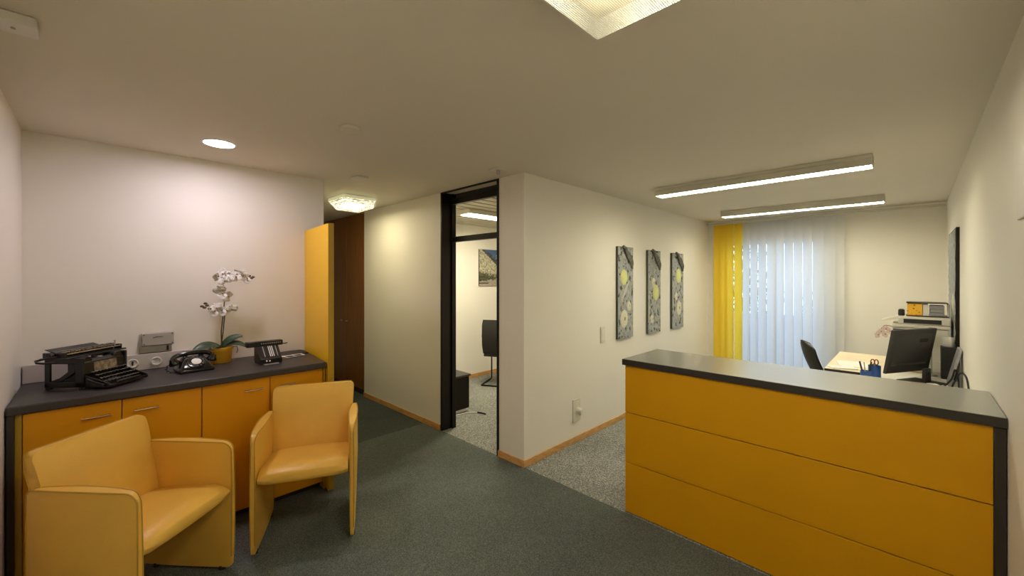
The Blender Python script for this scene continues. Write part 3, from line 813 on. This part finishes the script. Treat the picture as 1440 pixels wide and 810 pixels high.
t = thing('ceiling_lamp', 'large square perforated ceiling lamp near the camera, brightly lit', 'ceiling light', (-.468, .90, H))
b = MB(); b.box(-.30, .30, -.30, -.295, -.078, -.001); b.box(-.30, .30, .295, .30, -.078, -.001); b.box(-.30, -.295, -.295, .295, -.078, -.001); b.box(.295, .30, -.295, .295, -.078, -.001)
b.build('housing', M['lampgrey'], t, smooth=False)
B(-.294, .294, -.294, .294, -.010, -.002).build('reflector', M['lampref'], t)
b = MB(); V = [b.bm.verts.new(p) for p in ((-.30, -.30, -.0785), (.30, -.30, -.0785), (.30, .30, -.0785), (-.30, .30, -.0785))]; b.bm.faces.new(V)
b.build('perforated_cover', M['perf'], t, smooth=False)
for y in (-.13, .13):
    MB().cyl((-.215, y, -.045), (.215, y, -.045), .015, seg=14).build('tube', M['tube'], t)

t = thing('ceiling_lamp', 'hexagonal cut glass ceiling lamp glowing at the mouth of the hallway', 'ceiling light', (-4.5, 2.0, H))
hx = [(-4.10, 1.745), (-4.10, 2.10), (-4.50, 2.285), (-4.96, 2.30), (-4.93, 2.00), (-4.49, 1.745)]
hx = [(a+4.5, b_-2.0) for a, b_ in hx]
def sc(pl, k): 
    cx = sum(p[0] for p in pl)/len(pl); cy = sum(p[1] for p in pl)/len(pl); return [(cx+(a-cx)*k, cy+(b_-cy)*k) for a, b_ in pl]
MB().prism(sc(hx, .6), -.042, -.001).build('ceiling_base', M['fixt'], t, smooth=False)
MB().prism(hx, -.072, -.0425).build('rim', M['hexside'], t, bevel=.002, smooth=False)
MB().loft([[(a, b_, -.0725) for a, b_ in sc(hx, .97)], [(a, b_, -.082) for a, b_ in sc(hx, .93)], [(a, b_, -.088) for a, b_ in sc(hx, .75)], [(a, b_, -.086) for a, b_ in sc(hx, .52)]]).build('glass_shade', M['hexrim'], t, smooth=False)
MB().loft([[(a, b_, -.0865) for a, b_ in sc(hx, .50)], [(a, b_, -.091) for a, b_ in sc(hx, .44)]]).build('glass_centre', M['hexglow'], t, smooth=False)
b = MB()
for k, zz in ((.95, -.078), (.74, -.089), (.42, -.088)):
    q = sc(hx, k)
    for i in range(6): b.tube([(*q[i], zz), (*q[(i+1) % 6], zz)], .004, 6)
b.build('glass_rib', M['louv'], t)

def linear(y, lab):
    t = thing('linear_light', lab, 'ceiling light', (-1.005, y+.09, H))
    B(-.815, .815, -.085, .075, -.028, -.001).build('mounting_channel', M['fixt'], t, bevel=.002)
    b = MB(); b.box(-.815, .815, -.075, -.065, -.080, -.028); b.box(-.815, .815, .075, .085, -.080, -.028); b.box(-.815, -.808, -.065, .075, -.080, -.028); b.box(.808, .815, -.065, .075, -.080, -.028)
    b.build('side_rail', M['fixt'], t, bevel=.001)
    B(-.805, .805, -.062, .072, -.073, -.067).build('reflector', M['panelglow'], t)
    b = MB()
    for k in range(54):
        x = -.795+.03*k; b.box(x-.001, x+.001, -.064, .074, -.083, -.074)
    b.box(-.805, .805, .004, .006, -.083, -.074)
    b.build('louvre', M['louv'], t, smooth=False)
linear(3.88, 'nearer of the two long fluorescent ceiling lights in the office')
linear(5.86, 'farther long fluorescent ceiling light beside the blinds')

t = thing('ceiling_lamp', 'boxy fluorescent ceiling lamp seen through the fanlight of the side office', 'ceiling light', (-3.9, 3.75, 2.44))
B(-.13, .13, -.62, .62, -.055, -.001).build('housing', M['fixt'], t, bevel=.006)
B(-.09, .09, -.58, .58, -.062, -.0555).build('diffuser', M['sideglow'], t)

o = MB().lathe([(0, -.022), (.040, -.022), (.055, -.014), (.058, -.001), (0, -.001)], (0, 0, 0), 30).build('smoke_detector', M['offw']); o.location = (-2.385, 1.055, H)
tag(o, 'round beige smoke detector on the ceiling, between the downlight and the square lamp', 'smoke detector')
o = B(-.075, .075, -.05, .05, -.014, -.001).build('ceiling_plate', M['white'], bevel=.003); o.location = (-3.50, 1.63, H); tag(o, 'small flat white plate on the ceiling before the hallway lamp', 'ceiling plate')
t = thing('motion_sensor', 'white ceiling plate with a small sensor head above the doorway', 'sensor', (-2.42, 2.31, H))
B(-.055, .055, -.055, .055, -.010, -.001).build('plate', M['white'], t, bevel=.002)
MB().lathe([(0, -.045), (.012, -.042), (.016, -.03), (.016, -.010), (0, -.010)], seg=18).build('sensor_head', M['greyp'], t)
t = thing('ceiling_unit', 'white rectangular emergency light unit on the ceiling in the upper left corner', 'emergency light', (-2.195, -.232, H))
B(-.055, .055, -.085, .085, -.035, -.001).build('case', M['white'], t, bevel=.006)
MB().cyl((.0, .03, -.038), (.0, .03, -.034), .006, seg=12).build('indicator', M['greyp'], t)

# ------------------------------------------------------------------ window, blinds, outside
t = thing('window_1', 'white framed balcony window behind the vertical blinds', 'window', ((WX0+WX1)/2, YW+.1, WZ0)); t['kind'] = 'structure'
w = (WX1-WX0)/2; hh = WZ1-WZ0
b = MB(); b.box(-w, w, 0, .06, 0, .06); b.box(-w, w, 0, .06, hh-.06, hh); b.box(-w, -w+.06, 0, .06, .06, hh-.06); b.box(w-.06, w, 0, .06, .06, hh-.06); b.box(-.055, -.0, 0, .06, .06, hh-.06)
b.build('window_frame', M['frame'], t, bevel=.003)
B(-w+.06, -.055, .027, .033, .06, hh-.06).build('pane', M['glass'], t); B(0, w-.06, .027, .033, .06, hh-.06).build('pane', M['glass'], t)

t = thing('vertical_blind', 'vertical blind with four yellow and eleven white fabric slats', 'blind', (XA, 6.85, 0))
MB().box(.01, XR-XA-.005, -.02, .02, 2.44, 2.465).build('head_rail', M['fixt'], t, bevel=.003)
xs = [-2.236, -2.141, -2.047, -1.936, -1.817, -1.716, -1.61, -1.501, -1.391, -1.28, -1.171, -1.064, -.954, -.844, -.725, -.629]
wide = {0: 1, 1: 1, 2: 2, 3: 2, 4: 0, 5: 0, 6: 0, 7: 1, 8: 0, 9: 0, 10: 0, 11: 0, 12: 1, 13: 1, 14: 1}
for k in range(15):
    x0, x1 = xs[k], xs[k+1]; sp = x1-x0
    cov = sp+.012 if wide[k] == 1 else sp-.004 if wide[k] == 2 else sp-.0065
    th = -.30 if k >= 4 else -.36
    ww = cov/(math.cos(th)+.217*math.sin(th))
    b = MB(); n = 6; pts = []
    for i in range(n+1):
        u = i/n*ww; bow = .006*math.sin(PI*i/n)
        pts.append((u*math.cos(th)-bow*math.sin(th), u*math.sin(th)+bow*math.cos(th)))
    A = [b.bm.verts.new((p_[0], p_[1], .06)) for p_ in pts]; C_ = [b.bm.verts.new((p_[0], p_[1], 2.435)) for p_ in pts]
    for i in range(n): b.bm.faces.new((A[i], A[i+1], C_[i+1], C_[i]))
    o = b.build('slat', M['slaty'] if k < 4 else M['slatw'], t, label='yellow fabric slat' if k < 4 else 'white fabric slat')
    o.location = (x0-XA, .03, 0)
    B(-.012, .012, -.004, .004, 2.428, 2.445).build('hanger', M['white'], o).location = (ww/2*math.cos(th), ww/2*math.sin(th), 0)

struct(B(-4.5, 2.5, YW+.25, 8.6, -.12, -.02).build('floor', M['concrete'], smooth=False), 'balcony slab outside the window', 'balcony')
t = thing('balcony_railing', 'pale grey balcony parapet outside behind the blinds', 'railing', (-1.4, 8.5, -.02))
B(-2.5, 2.5, -.03, .03, 0, .93).build('panel', M['concrete'], t, bevel=.004)
B(-2.5, 2.5, -.05, .05, .93, .97).build('handrail', M['concrete'], t, bevel=.004)
def tree(x, y, h, r, lab, seed):
    t = thing('garden_tree', lab, 'tree', (x, y, -3))
    MB().tube([(0, 0, 0), (.1, 0, h*.3), (0, .1, h*.6), (.05, 0, h*.9)], .12, 10, r1=.03).build('trunk', M['bark'], t)
    rn = random.Random(seed); b = MB()
    for k in range(2600):
        while True:
            p = Vector((rn.uniform(-1, 1), rn.uniform(-1, 1), rn.uniform(-1, 1)))
            if p.length < 1: break
        p = Vector((p.x*r, p.y*r, h*.62+p.z*r*1.2)); u = Vector((rn.gauss(0, 1), rn.gauss(0, 1), rn.gauss(0, 1))).normalized(); v = u.orthogonal().normalized(); s_ = rn.uniform(.05, .10)
        V = [b.bm.verts.new(q) for q in (p-u*s_, p+v*s_*.5, p+u*s_, p-v*s_*.5)]; b.bm.faces.new(V)
    o = b.build('foliage', M['foliage'], t, smooth=False); o['kind'] = 'stuff'
tree(-3.9, 12.5, 6.2, 1.7, 'leafy tree outside, behind the yellow slats', 1)
tree(-.9, 15.5, 5.9, 1.6, 'leafy tree outside, behind the white slats', 2)
struct(B(-15, 15, 8.7, 40, -3.2, -3).build('floor', M['concrete'], smooth=False), 'ground outside below the balcony', 'ground')

# ------------------------------------------------------------------ side office furniture
t = thing('black_cabinet', 'low black cabinet standing inside the side office doorway', 'cabinet', (-4.03, 2.93, 0))
B(-.22, .22, -.21, .22, .035, .42).build('body', M['black'], t, bevel=.004)
B(-.24, .235, -.22, .235, .42, .445).build('top', M['darkgrey'], t, bevel=.003)
B(-.20, .20, -.19, .20, 0, .035).build('plinth', M['white'], t)
B(.2205, .232, -.20, .21, .05, .41).build('door', M['black'], t, bevel=.002)
o = MB().tube([(-3.80, 2.80, .006), (-3.76, 2.98, .006), (-3.72, 3.10, .008), (-3.66, 3.15, .006)], .006, 8).build('power_cable', M['white']); tag(o, 'white cable on the side office floor, at the foot of the black cabinet', 'cable')
o = MB().tube([(-3.66, 3.155, .010), (-3.61, 3.17, .012), (-3.55, 3.185, .008)], .010, 8).build('cable_plug', M['blackp']); tag(o, 'black plug at the end of the white cable on the floor', 'plug')
# cantilever chair seen from behind
t = thing('cantilever_chair', 'black cantilever conference chair in the side office', 'chair', (-4.32, 4.10, 0), math.radians(28))
b = MB(); rows = []
pr_ = [(.02, .98), (.0, .90), (-.005, .75), (.005, .60), (.03, .48), (.07, .44), (.15, .435), (.35, .45), (.46, .455)]
def ribbon(prof, w, th):
    b = MB(); n = len(prof); rings = []
    for i, (y, z) in enumerate(prof):
        a = prof[max(0, i-1)]; c = prof[min(n-1, i+1)]; d = Vector((c[0]-a[0], c[1]-a[1])).normalized(); nn = Vector((-d.y, d.x))*th/2
        e = .96 if i in (0, n-1) else 1
        rings.append([(-w*e, y-nn.x, z-nn.y), (w*e, y-nn.x, z-nn.y), (w*e, y+nn.x, z+nn.y), (-w*e, y+nn.x, z+nn.y)])
    return b.loft(rings)
ribbon(pr_[:5], .235, .035).build('backrest', M['blackp'], t, bevel=.008)
ribbon([(.04, .455), (.15, .44), (.35, .45), (.48, .455)], .235, .045).build('seat', M['blackp'], t, bevel=.010)
for sx in (-1, 1):
    MB().tube([(sx*.24, .03, .78), (sx*.245, .06, .72), (sx*.245, .30, .71), (sx*.245, .42, .66), (sx*.245, .46, .45), (sx*.245, .46, .02), (sx*.245, .44, .013), (sx*.245, .0, .013)], .011, 10).build('frame_tube', M['black'], t)
    B(sx*.245-.02, sx*.245+.02, .05, .30, .72, .738).build('armrest', M['darkgrey'], t, bevel=.004)
MB().tube([(-.245, 0, .013), (.245, 0, .013)], .011, 10).build('cross_tube', M['black'], t)
MB().tube([(-.245, .46, .40), (.245, .46, .40)], .011, 10).build('cross_tube', M['black'], t)

# street poster
def street(u, v, w, h):
    # u to the right, v up
    p = Vector((u*22, v*22, 3)); n = noise.fractal(p, 1., 2., 4)
    roof = 1.10-1.25*u
    if u > .46: roof = 1.10-1.25*.46-(u-.46)*.15
    if v > roof+.012:
        c = mixc((.06, .12, .24), (.16, .22, .38), (1-v)*1.4)
        if math.hypot((u-.42)*1.5, v-.80) < .07+.03*n: c = (.55, .62, .68)
        if v < roof+.06+.12*n and u > .17: c = (.05, .05, .055)
    elif v > roof-.045: c = (.07, .06, .045)
    else:
        c = mixc((.40, .37, .27), (.58, .55, .42), .5+n)
        if noise.noise(Vector((u*60, v*26+u*30, 1))) > .12: c = mixc(c, (.12, .11, .08), .8)
        if v < .38-.25*u+.10*n and v > .10: c = mixc((.035, .04, .025), (.12, .12, .07), .4+n*1.5)
        if v < .12+.16*u+.04*n: c = mixc((.30, .27, .22), (.40, .36, .30), n+.5)
        if .05 < v < .10 and u < .2: c = (.05, .045, .04)
    return c, 0.
M['print'] = attr_mat('printed_street_photo', .35)
t = thing('street_picture', 'colour photo of an old town street on the side office wall', 'poster', (-5.0185, 4.80, 1.47))
B(0, .019, -.455, .455, 0, .60).build('backing_board', M['darkgrey'], t)
colgrid('print', .91, .60, 90, 60, lambda u, v, w, h: street(u*.9 if True else u, v, w, h), M['print'], t, .0195)

# ------------------------------------------------------------------ office desk area
t = thing('desk', 'pale maple office desk with a dark drawer front below the blinds', 'desk', (-.1, 5.5, 0))
MB().prism([(-.48, -.67), (-.205, -.67), (-.205, -.37), (.395, -.37), (.395, .53), (-.48, .53)], .722, .75).build('desktop', M['desk'], t, bevel=.003)
B(-.478, -.207, -.676, -.6705, .715, .7485).build('edge_strip', M['edge'], t)
B(-.465, -.215, -.655, -.62, .60, .72).build('drawer', M['edge'], t, bevel=.002)
for x, y in ((-.45, .50), (.36, .50), (-.45, -.60)): B(x-.025, x+.025, y-.025, y+.025, 0, .722).build('leg', M['darkgrey'], t, bevel=.002)
t = thing('desk', 'white work desk under the monitor, against the right wall', 'desk', (0, 4.2, 0))
B(-.30, .256, -.95, .925, .722, .75).build('desktop', M['deskw'], t, bevel=.003)
for x, y in ((-.27, -.90), (.225, -.90), (-.27, .86), (.225, .86)): B(x-.02, x+.02, y-.02, y+.02, 0, .722).build('leg', M['darkgrey'], t, bevel=.002)

# office chair
t = thing('office_chair', 'black moulded office chair left of the pale maple desk', 'chair', (-.54, 5.60, 0), math.radians(-64.5))
rings = []
for i in range(11):
    s_ = i/10; z = .52+.40*s_; y = -.20-.14*s_-.02*math.sin(PI*s_); wd = .20*(1-.15*s_)*(1 if s_ < .8 else math.sqrt(max(.02, 1-((s_-.8)/.2)**2*.85)))
    ring = []
    for j in range(9):
        u = -1+j/4; ring.append((u*wd, y+.05*u*u, z-.02*u*u*(s_ > .8)))
    for j in range(8, -1, -1):
        u = -1+j/4; ring.append((u*wd, y+.05*u*u-.018, z-.02*u*u*(s_ > .8)))
    rings.append(ring)
MB().loft(rings).build('backrest', M['blackp'], t, ang=60)
MB().loft([rrect(.20, .20, .44, 0, .06), rrect(.22, .21, .46, 0, .07), rrect(.22, .21, .49, 0, .07), rrect(.20, .19, .50, 0, .06)]).build('seat', M['blackp'], t, ang=60)
MB().tube([(0, -.10, .43), (0, -.22, .44), (0, -.245, .54)], .018, 10).build('back_bracket', M['blackp'], t)
MB().cyl((0, 0, .08), (0, 0, .44), .025).build('gas_column', M['chrome'], t)
for k in range(5):
    a = 2*PI*k/5; o = MB().tube([(0, 0, .10), (.15*math.cos(a), .15*math.sin(a), .09), (.27*math.cos(a), .27*math.sin(a), .075)], .018, 8, r1=.012).build('base_arm', M['blackp'], t)
    MB().cyl((.27*math.cos(a)-.012*math.sin(a), .27*math.sin(a)+.012*math.cos(a), .028), (.27*math.cos(a)+.012*math.sin(a), .27*math.sin(a)-.012*math.cos(a), .028), .028, seg=16).build('castor', M['rubber'], o)

# monitor
tl = Vector((-.089, 4.53, 1.176)); tr = Vector((.170, 4.996, 1.176)); e = (tr-tl).normalized(); nb = Vector((e.y, -e.x, 0))
mid = (tl+tr)/2; base = Vector((mid.x, mid.y, .7505))+nb*.045
t = thing('computer_monitor', 'black computer monitor seen from behind above the counter', 'monitor', base, math.atan2(e.y, e.x))
# local: x along e, y = -back direction (screen side), tilt top towards -y (back)
Tm = Matrix.Translation((0, .045-.0, .4255)) @ Matrix.Rotation(math.radians(9.5), 4, 'X')
MB().box(-.266, .266, .0, .022, -.372, 0, Tm).build('panel', M['darkgrey'], t, bevel=.004)
MB().loft([[Tm @ Vector(p) for p in ((-.22, 0, -.04), (.22, 0, -.04), (.22, 0, -.31), (-.22, 0, -.31))], [Tm @ Vector(p) for p in ((-.16, -.022, -.08), (.16, -.022, -.08), (.16, -.022, -.28), (-.16, -.022, -.28))]]).build('rear_bulge', M['darkgrey'], t, bevel=.003)
MB().box(.03, .13, -.0245, -.0215, -.105, -.075, Tm).build('badge', M['rubber'], t)
MB().box(-.26, .26, .0222, .0235, -.36, -.008, Tm).build('screen', M['gloss'], t)
b = MB(); b.prism([(-.075, .012), (-.005, .012), (-.010, .125), (-.070, .125)], -.055, -.030, 'y'); b.build('stand_neck', M['blackp'], t, bevel=.003)
MB().lathe([(0, .002), (.011, .002), (.013, 0), (0, 0)], (-.04, -.056, .085), 18, (0, -1, 0)).build('cable_hole', M['rubber'], t)
B(-.15, .08, -.11, .10, 0, .012).build('stand_foot', M['blackp'], t, bevel=.004)

# pens, cups, scissors
def cup(loc, r, h, m, lab):
    o = MB().lathe([(0, 0), (r, 0), (r, h), (r-.003, h), (r-.003, .004), (0, .004)], seg=28).build('pen_cup', M[m]); o.location = loc; tag(o, lab, 'pen cup'); return o
cup((-.215, 4.66, .7505), .042, .105, 'blue', 'taller blue pen cup holding scissors, beside the monitor')
cup((-.262, 4.52, .7505), .038, .075, 'blue', 'shorter blue pen cup holding dark pens')
for k, (x, y, tx_, ty_, m_, lab) in enumerate(((-.272, 4.515, -.03, -.01, 'blackp', 'black pen leaning left in the shorter blue cup'), (-.25, 4.53, .02, .02, 'blackp', 'black marker leaning right in the shorter blue cup'), (-.262, 4.505, -.01, -.02, 'greyp', 'thin grey pencil in the shorter blue cup'))):
    o = MB().tube([(0, 0, 0), (tx_, ty_, .145)], .006 if k < 2 else .0035, 8).build('pen', M[m_]); o.location = (x, y, .756); tag(o, lab, 'pen')
t = thing('scissors', 'scissors with dark red handles standing in the taller blue cup', 'scissors', (-.215, 4.66, .756))
for sx in (-1, 1):
    B(-.006, .006, sx*.003-.0015, sx*.003+.0015, 0, .10).build('blade', M['silver'], t)
    pts = [(sx*.012+.012*math.cos(a), 0, .128+.022*math.sin(a)) for a in [2*PI*k/16 for k in range(17)]]
    MB().tube(pts, .0045, 8).build('handle', M['red'], t)

# papers on the desk
o = B(-.12, .12, -.16, .16, 0, .004).build('paper_sheet', M['paper']); o.location = (-.40, 5.22, .7505); o.rotation_euler = (0, 0, .2); tag(o, 'white sheet of paper lying on the pale maple desk', 'paper')
o = B(-.10, .10, -.06, .06, 0, .012).build('notepad', M['paper'], bevel=.001); o.location = (-.455, 4.93, .7505); o.rotation_euler = (0, 0, .5); tag(o, 'white notepad on the front corner of the maple desk', 'notepad')
o = B(-.07, .07, -.10, .10, 0, .006).build('paper_stack', M['paper']); o.location = (-.09, 4.42, .7505); o.rotation_euler = (0, 0, -.4); tag(o, 'stack of white paper below the monitor', 'paper')

# printer
t = thing('printer', 'beige multifunction printer behind the monitor', 'printer', (.075, 5.36, .7505))
B(-.19, .17, -.19, .19, 0, .40).build('body', M['beige'], t, bevel=.008)
B(-.19, .175, -.20, .19, .402, .43).build('scanner_base', M['beige'], t, bevel=.005)
B(-.15, .18, -.20, .19, .432, .50).build('document_feeder', M['beige'], t, bevel=.010)
B(-.115, .125, -.206, -.199, .445, .482).build('feeder_slot', M['blackp'], t)
B(-.185, -.08, -.196, -.188, .365, .385).build('control_strip', M['darkgrey'], t)
MB().prism([(-.15, .47), (-.27, .445), (-.27, .449), (-.15, .50)], -.12, .10, 'y').build('paper_tray', M['beige'], t, label='tilted paper tray')
B(-.16, .14, -.205, -.188, .02, .12).build('cassette', M['beige'], t, bevel=.003)
# rack on top
t = thing('letter_rack', 'black wire letter rack standing on the printer', 'rack', (.11, 5.36, 1.2515))
b = MB()
for y in (-.11, .11):
    b.tube([(-.13, y, .125), (.13, y, .125), (.138, y, .115), (.138, y, .004), (-.13, y, .004)], .0035, 8)
for x in (-.13, 0, .13): b.tube([(x, -.11, .125), (x, .11, .125)], .003, 6); b.tube([(x, -.11, .004), (x, .11, .004)], .003, 6)
b.build('wire_frame', M['black'], t)
B(-.13, .135, -.11, .11, .124, .127).build('top_shelf', M['darkgrey'], t)
M['opat'] = mat('orange_patterned_card', (.80, .38, .02), .5)
nt = M['opat'].node_tree; v = nt.nodes.new('ShaderNodeTexVoronoi'); v.inputs['Scale'].default_value = 38; tcn = nt.nodes.new('ShaderNodeTexCoord'); r_ = nt.nodes.new('ShaderNodeValToRGB')
r_.color_ramp.elements[0].color = (.45, .12, .01, 1); r_.color_ramp.elements[0].position = .18; r_.color_ramp.elements[1].color = (.90, .50, .03, 1); r_.color_ramp.elements[1].position = .34
nt.links.new(tcn.outputs['Object'], v.inputs['Vector']); nt.links.new(v.outputs['Distance'], r_.inputs['Fac']); nt.links.new(r_.outputs['Color'], nt.nodes['Principled BSDF'].inputs['Base Color'])
o = B(-.05, .05, -.085, .085, 0, .108).build('card_box', M['opat'], bevel=.002); o.location = (.033, 5.35, 1.2605); tag(o, 'orange patterned card box in the rack on the printer', 'box')
o = B(-.018, .018, -.08, .08, 0, .104).build('white_carton', M['white'], bevel=.002); o.location = (.104, 5.35, 1.2605); tag(o, 'narrow white carton between the orange box and the grey folders', 'carton')
fl = ['lowest of the three grey folders stacked in the letter rack', 'middle grey folder of the stack in the letter rack', 'topmost grey folder of the stack in the letter rack']
for k in range(3):
    o = B(-.045, .045, -.085, .085, 0, .030).build('folder', M['grey3'], bevel=.003); o.location = (.177, 5.35+.003*k, 1.2605+.0325*k); tag(o, fl[k], 'folder')
o = MB().lathe([(0, 0), (.020, 0), (.024, .01), (.022, .055), (.012, .062), (0, .062)], seg=20).build('small_pot', M['blackp']); o.location = (-.055, 5.30, 1.2515); tag(o, 'small black pot left of the orange box on the printer', 'pot')

# figure
t = thing('desk_figure', 'small green grey ornament standing on the desk behind the monitor', 'ornament', (.130, 5.10, .7505))
MB().lathe([(0, 0), (.045, 0), (.045, .01), (.012, .02), (.010, .33), (.024, .345), (.028, .37), (.018, .39), (.02, .405), (.014, .42), (0, .425)], seg=20).build('figure', M['green'], t)
# organiser + mug + leaning binder
o = B(-.045, .045, -.06, .06, 0, .27).build('file_box', M['blackp'], bevel=.003); o.location = (.235, 5.06, .7505); tag(o, 'upright black file box between the monitor and the wall', 'box')
t = thing('mug', 'white mug on top of the black file box', 'mug', (.235, 5.06, 1.0208))
MB().lathe([(0, 0), (.030, 0), (.034, .008), (.036, .08), (.033, .08), (.031, .01), (0, .008)], seg=24).build('cup', M['white'], t)
MB().tube([(.034, 0, .065), (.055, 0, .06), (.055, 0, .03), (.034, 0, .02)], .004, 8).build('handle', M['white'], t)
o = MB().box(-.008, .008, -.11, .11, 0, .30, Matrix.Rotation(math.radians(12), 4, 'Y')).build('ring_binder', M['grey3'], bevel=.003); o.location = (.222, 4.77, .7525); tag(o, 'slim grey binder leaning against the right wall beside the monitor', 'binder')
# cables and adapter
o = B(-.03, .03, -.05, .05, 0, .035).build('power_adapter', M['white'], bevel=.004); o.location = (.14, 4.50, .7505); o.rotation_euler = (0, 0, .4); tag(o, 'white power adapter on the desk right of the monitor stand', 'adapter')
rn = random.Random(3)
labs = ['black cable looping nearest the wall, dropping towards the counter', 'black cable coiled beside the white power adapter', 'thin black cable standing up in a loop right of the monitor', 'white cable lying beneath the black cables on the desk']
cps = [[(.22, 4.50, .757), (.25, 4.48, .86), (.27, 4.42, .91), (.285, 4.25, .90), (.285, 4.0, .80), (.285, 3.7, .757)],
       [(.19, 4.40, .757), (.22, 4.36, .79), (.23, 4.30, .80), (.21, 4.22, .757), (.17, 4.20, .757)],
       [(.19, 4.62, .757), (.23, 4.62, .82), (.25, 4.61, .90), (.265, 4.62, .84), (.27, 4.61, .757)],
       [(.02, 4.40, .757), (.10, 4.28, .757), (.18, 4.15, .757), (.24, 3.95, .757)]]
def smooth_pts(P, n=8):
    P = [Vector(p) for p in P]; out = []
    for i in range(len(P)-1):
        a = P[max(0, i-1)]; b_ = P[i]; c_ = P[i+1]; d_ = P[min(len(P)-1, i+2)]
        for k in range(n):
            s_ = k/n; out.append(.5*((2*b_)+(c_-a)*s_+(2*a-5*b_+4*c_-d_)*s_*s_+(3*b_-a-3*c_+d_)*s_**3))
    return out+[P[-1]]
for k, c_ in enumerate(cps):
    o = MB().tube(smooth_pts(c_), .0055 if k < 3 else .004, 8).build('cable', M['white' if k == 3 else 'rubber']); tag(o, labs[k], 'cable')

# small orchid by the window wall
t = thing('potted_orchid', 'small pale pink orchid on the far desk left of the printer', 'potted plant', (-.02, 5.78, .7505))
MB().lathe([(0, 0), (.035, 0), (.048, .09), (.045, .09), (.034, .006), (0, .006)], seg=24).build('pot', M['white'], t)
MB().lathe([(0, .08), (.044, .078)], seg=16).build('potting_bark', M['soil'], t)
MB().tube(smooth_pts([(0, 0, .08), (-.02, -.01, .22), (-.08, -.02, .33), (-.16, -.03, .36), (-.20, -.03, .31)]), .003, 8).build('stem', M['stem'], t)
for k, (x, y, z) in enumerate(((-.15, -.06, .33), (-.19, -.06, .30), (-.215, -.06, .26), (-.16, -.07, .27), (-.12, -.06, .30))):
    add_flower(t, (x, y, z), (-.3, -1, .1*k-.2), k*.7, .032, 'pink')
leaf(t, [(0, 0, .085), (-.04, -.05, .15), (-.08, -.10, .11)], .02); leaf(t, [(0, 0, .085), (.04, .05, .15), (.08, .08, .11)], .02)

# repeats share a group phrase
GROUPS = {'armchair': 'yellow leather armchairs', 'base_cabinet': 'orange base cabinets under the charcoal worktop', 'wall_relief': 'narrow grey reliefs on the office wall',
          'linear_light': 'long fluorescent ceiling lights', 'pen': 'pens in the shorter blue cup', 'pen_cup': 'blue pen cups', 'cable': 'loose cables on the desk by the wall', 'garden_tree': 'trees outside the window'}
for o in list(COL.objects):
    if o.parent is None and 'category' in o and 'group' not in o:
        k = o.name.split('.')[0]
        if k == 'folder' and 'grey folder' in o['label']: o['group'] = 'grey folders in the letter rack'
        elif k in GROUPS: o['group'] = GROUPS[k]

# ------------------------------------------------------------------ world, camera
w = bpy.data.worlds.new('sky'); S.world = w; w.use_nodes = True
nt = w.node_tree; bg = nt.nodes['Background']
bg.inputs['Color'].default_value = (.50, .70, 1, 1); bg.inputs['Strength'].default_value = .66

cam = bpy.data.cameras.new('camera'); co = bpy.data.objects.new('camera', cam); COL.objects.link(co)
co.location = (0, 0, 1.61); co.rotation_euler = (PI/2, 0, math.radians(44.4))
cam.sensor_width = 36; cam.lens = 36*571/1440; cam.shift_y = -15/1440; cam.clip_start = .01
S.camera = co
S.view_settings.view_transform = 'Standard'; S.view_settings.look = 'None'; S.view_settings.gamma = 1; S.view_settings.use_curve_mapping = False
S.view_settings.exposure = 2.4
S.cycles.max_bounces = 10; S.cycles.diffuse_bounces = 6; S.cycles.transparent_max_bounces = 16
S.cycles.use_denoising = True
S.cycles.sample_clamp_indirect = 6
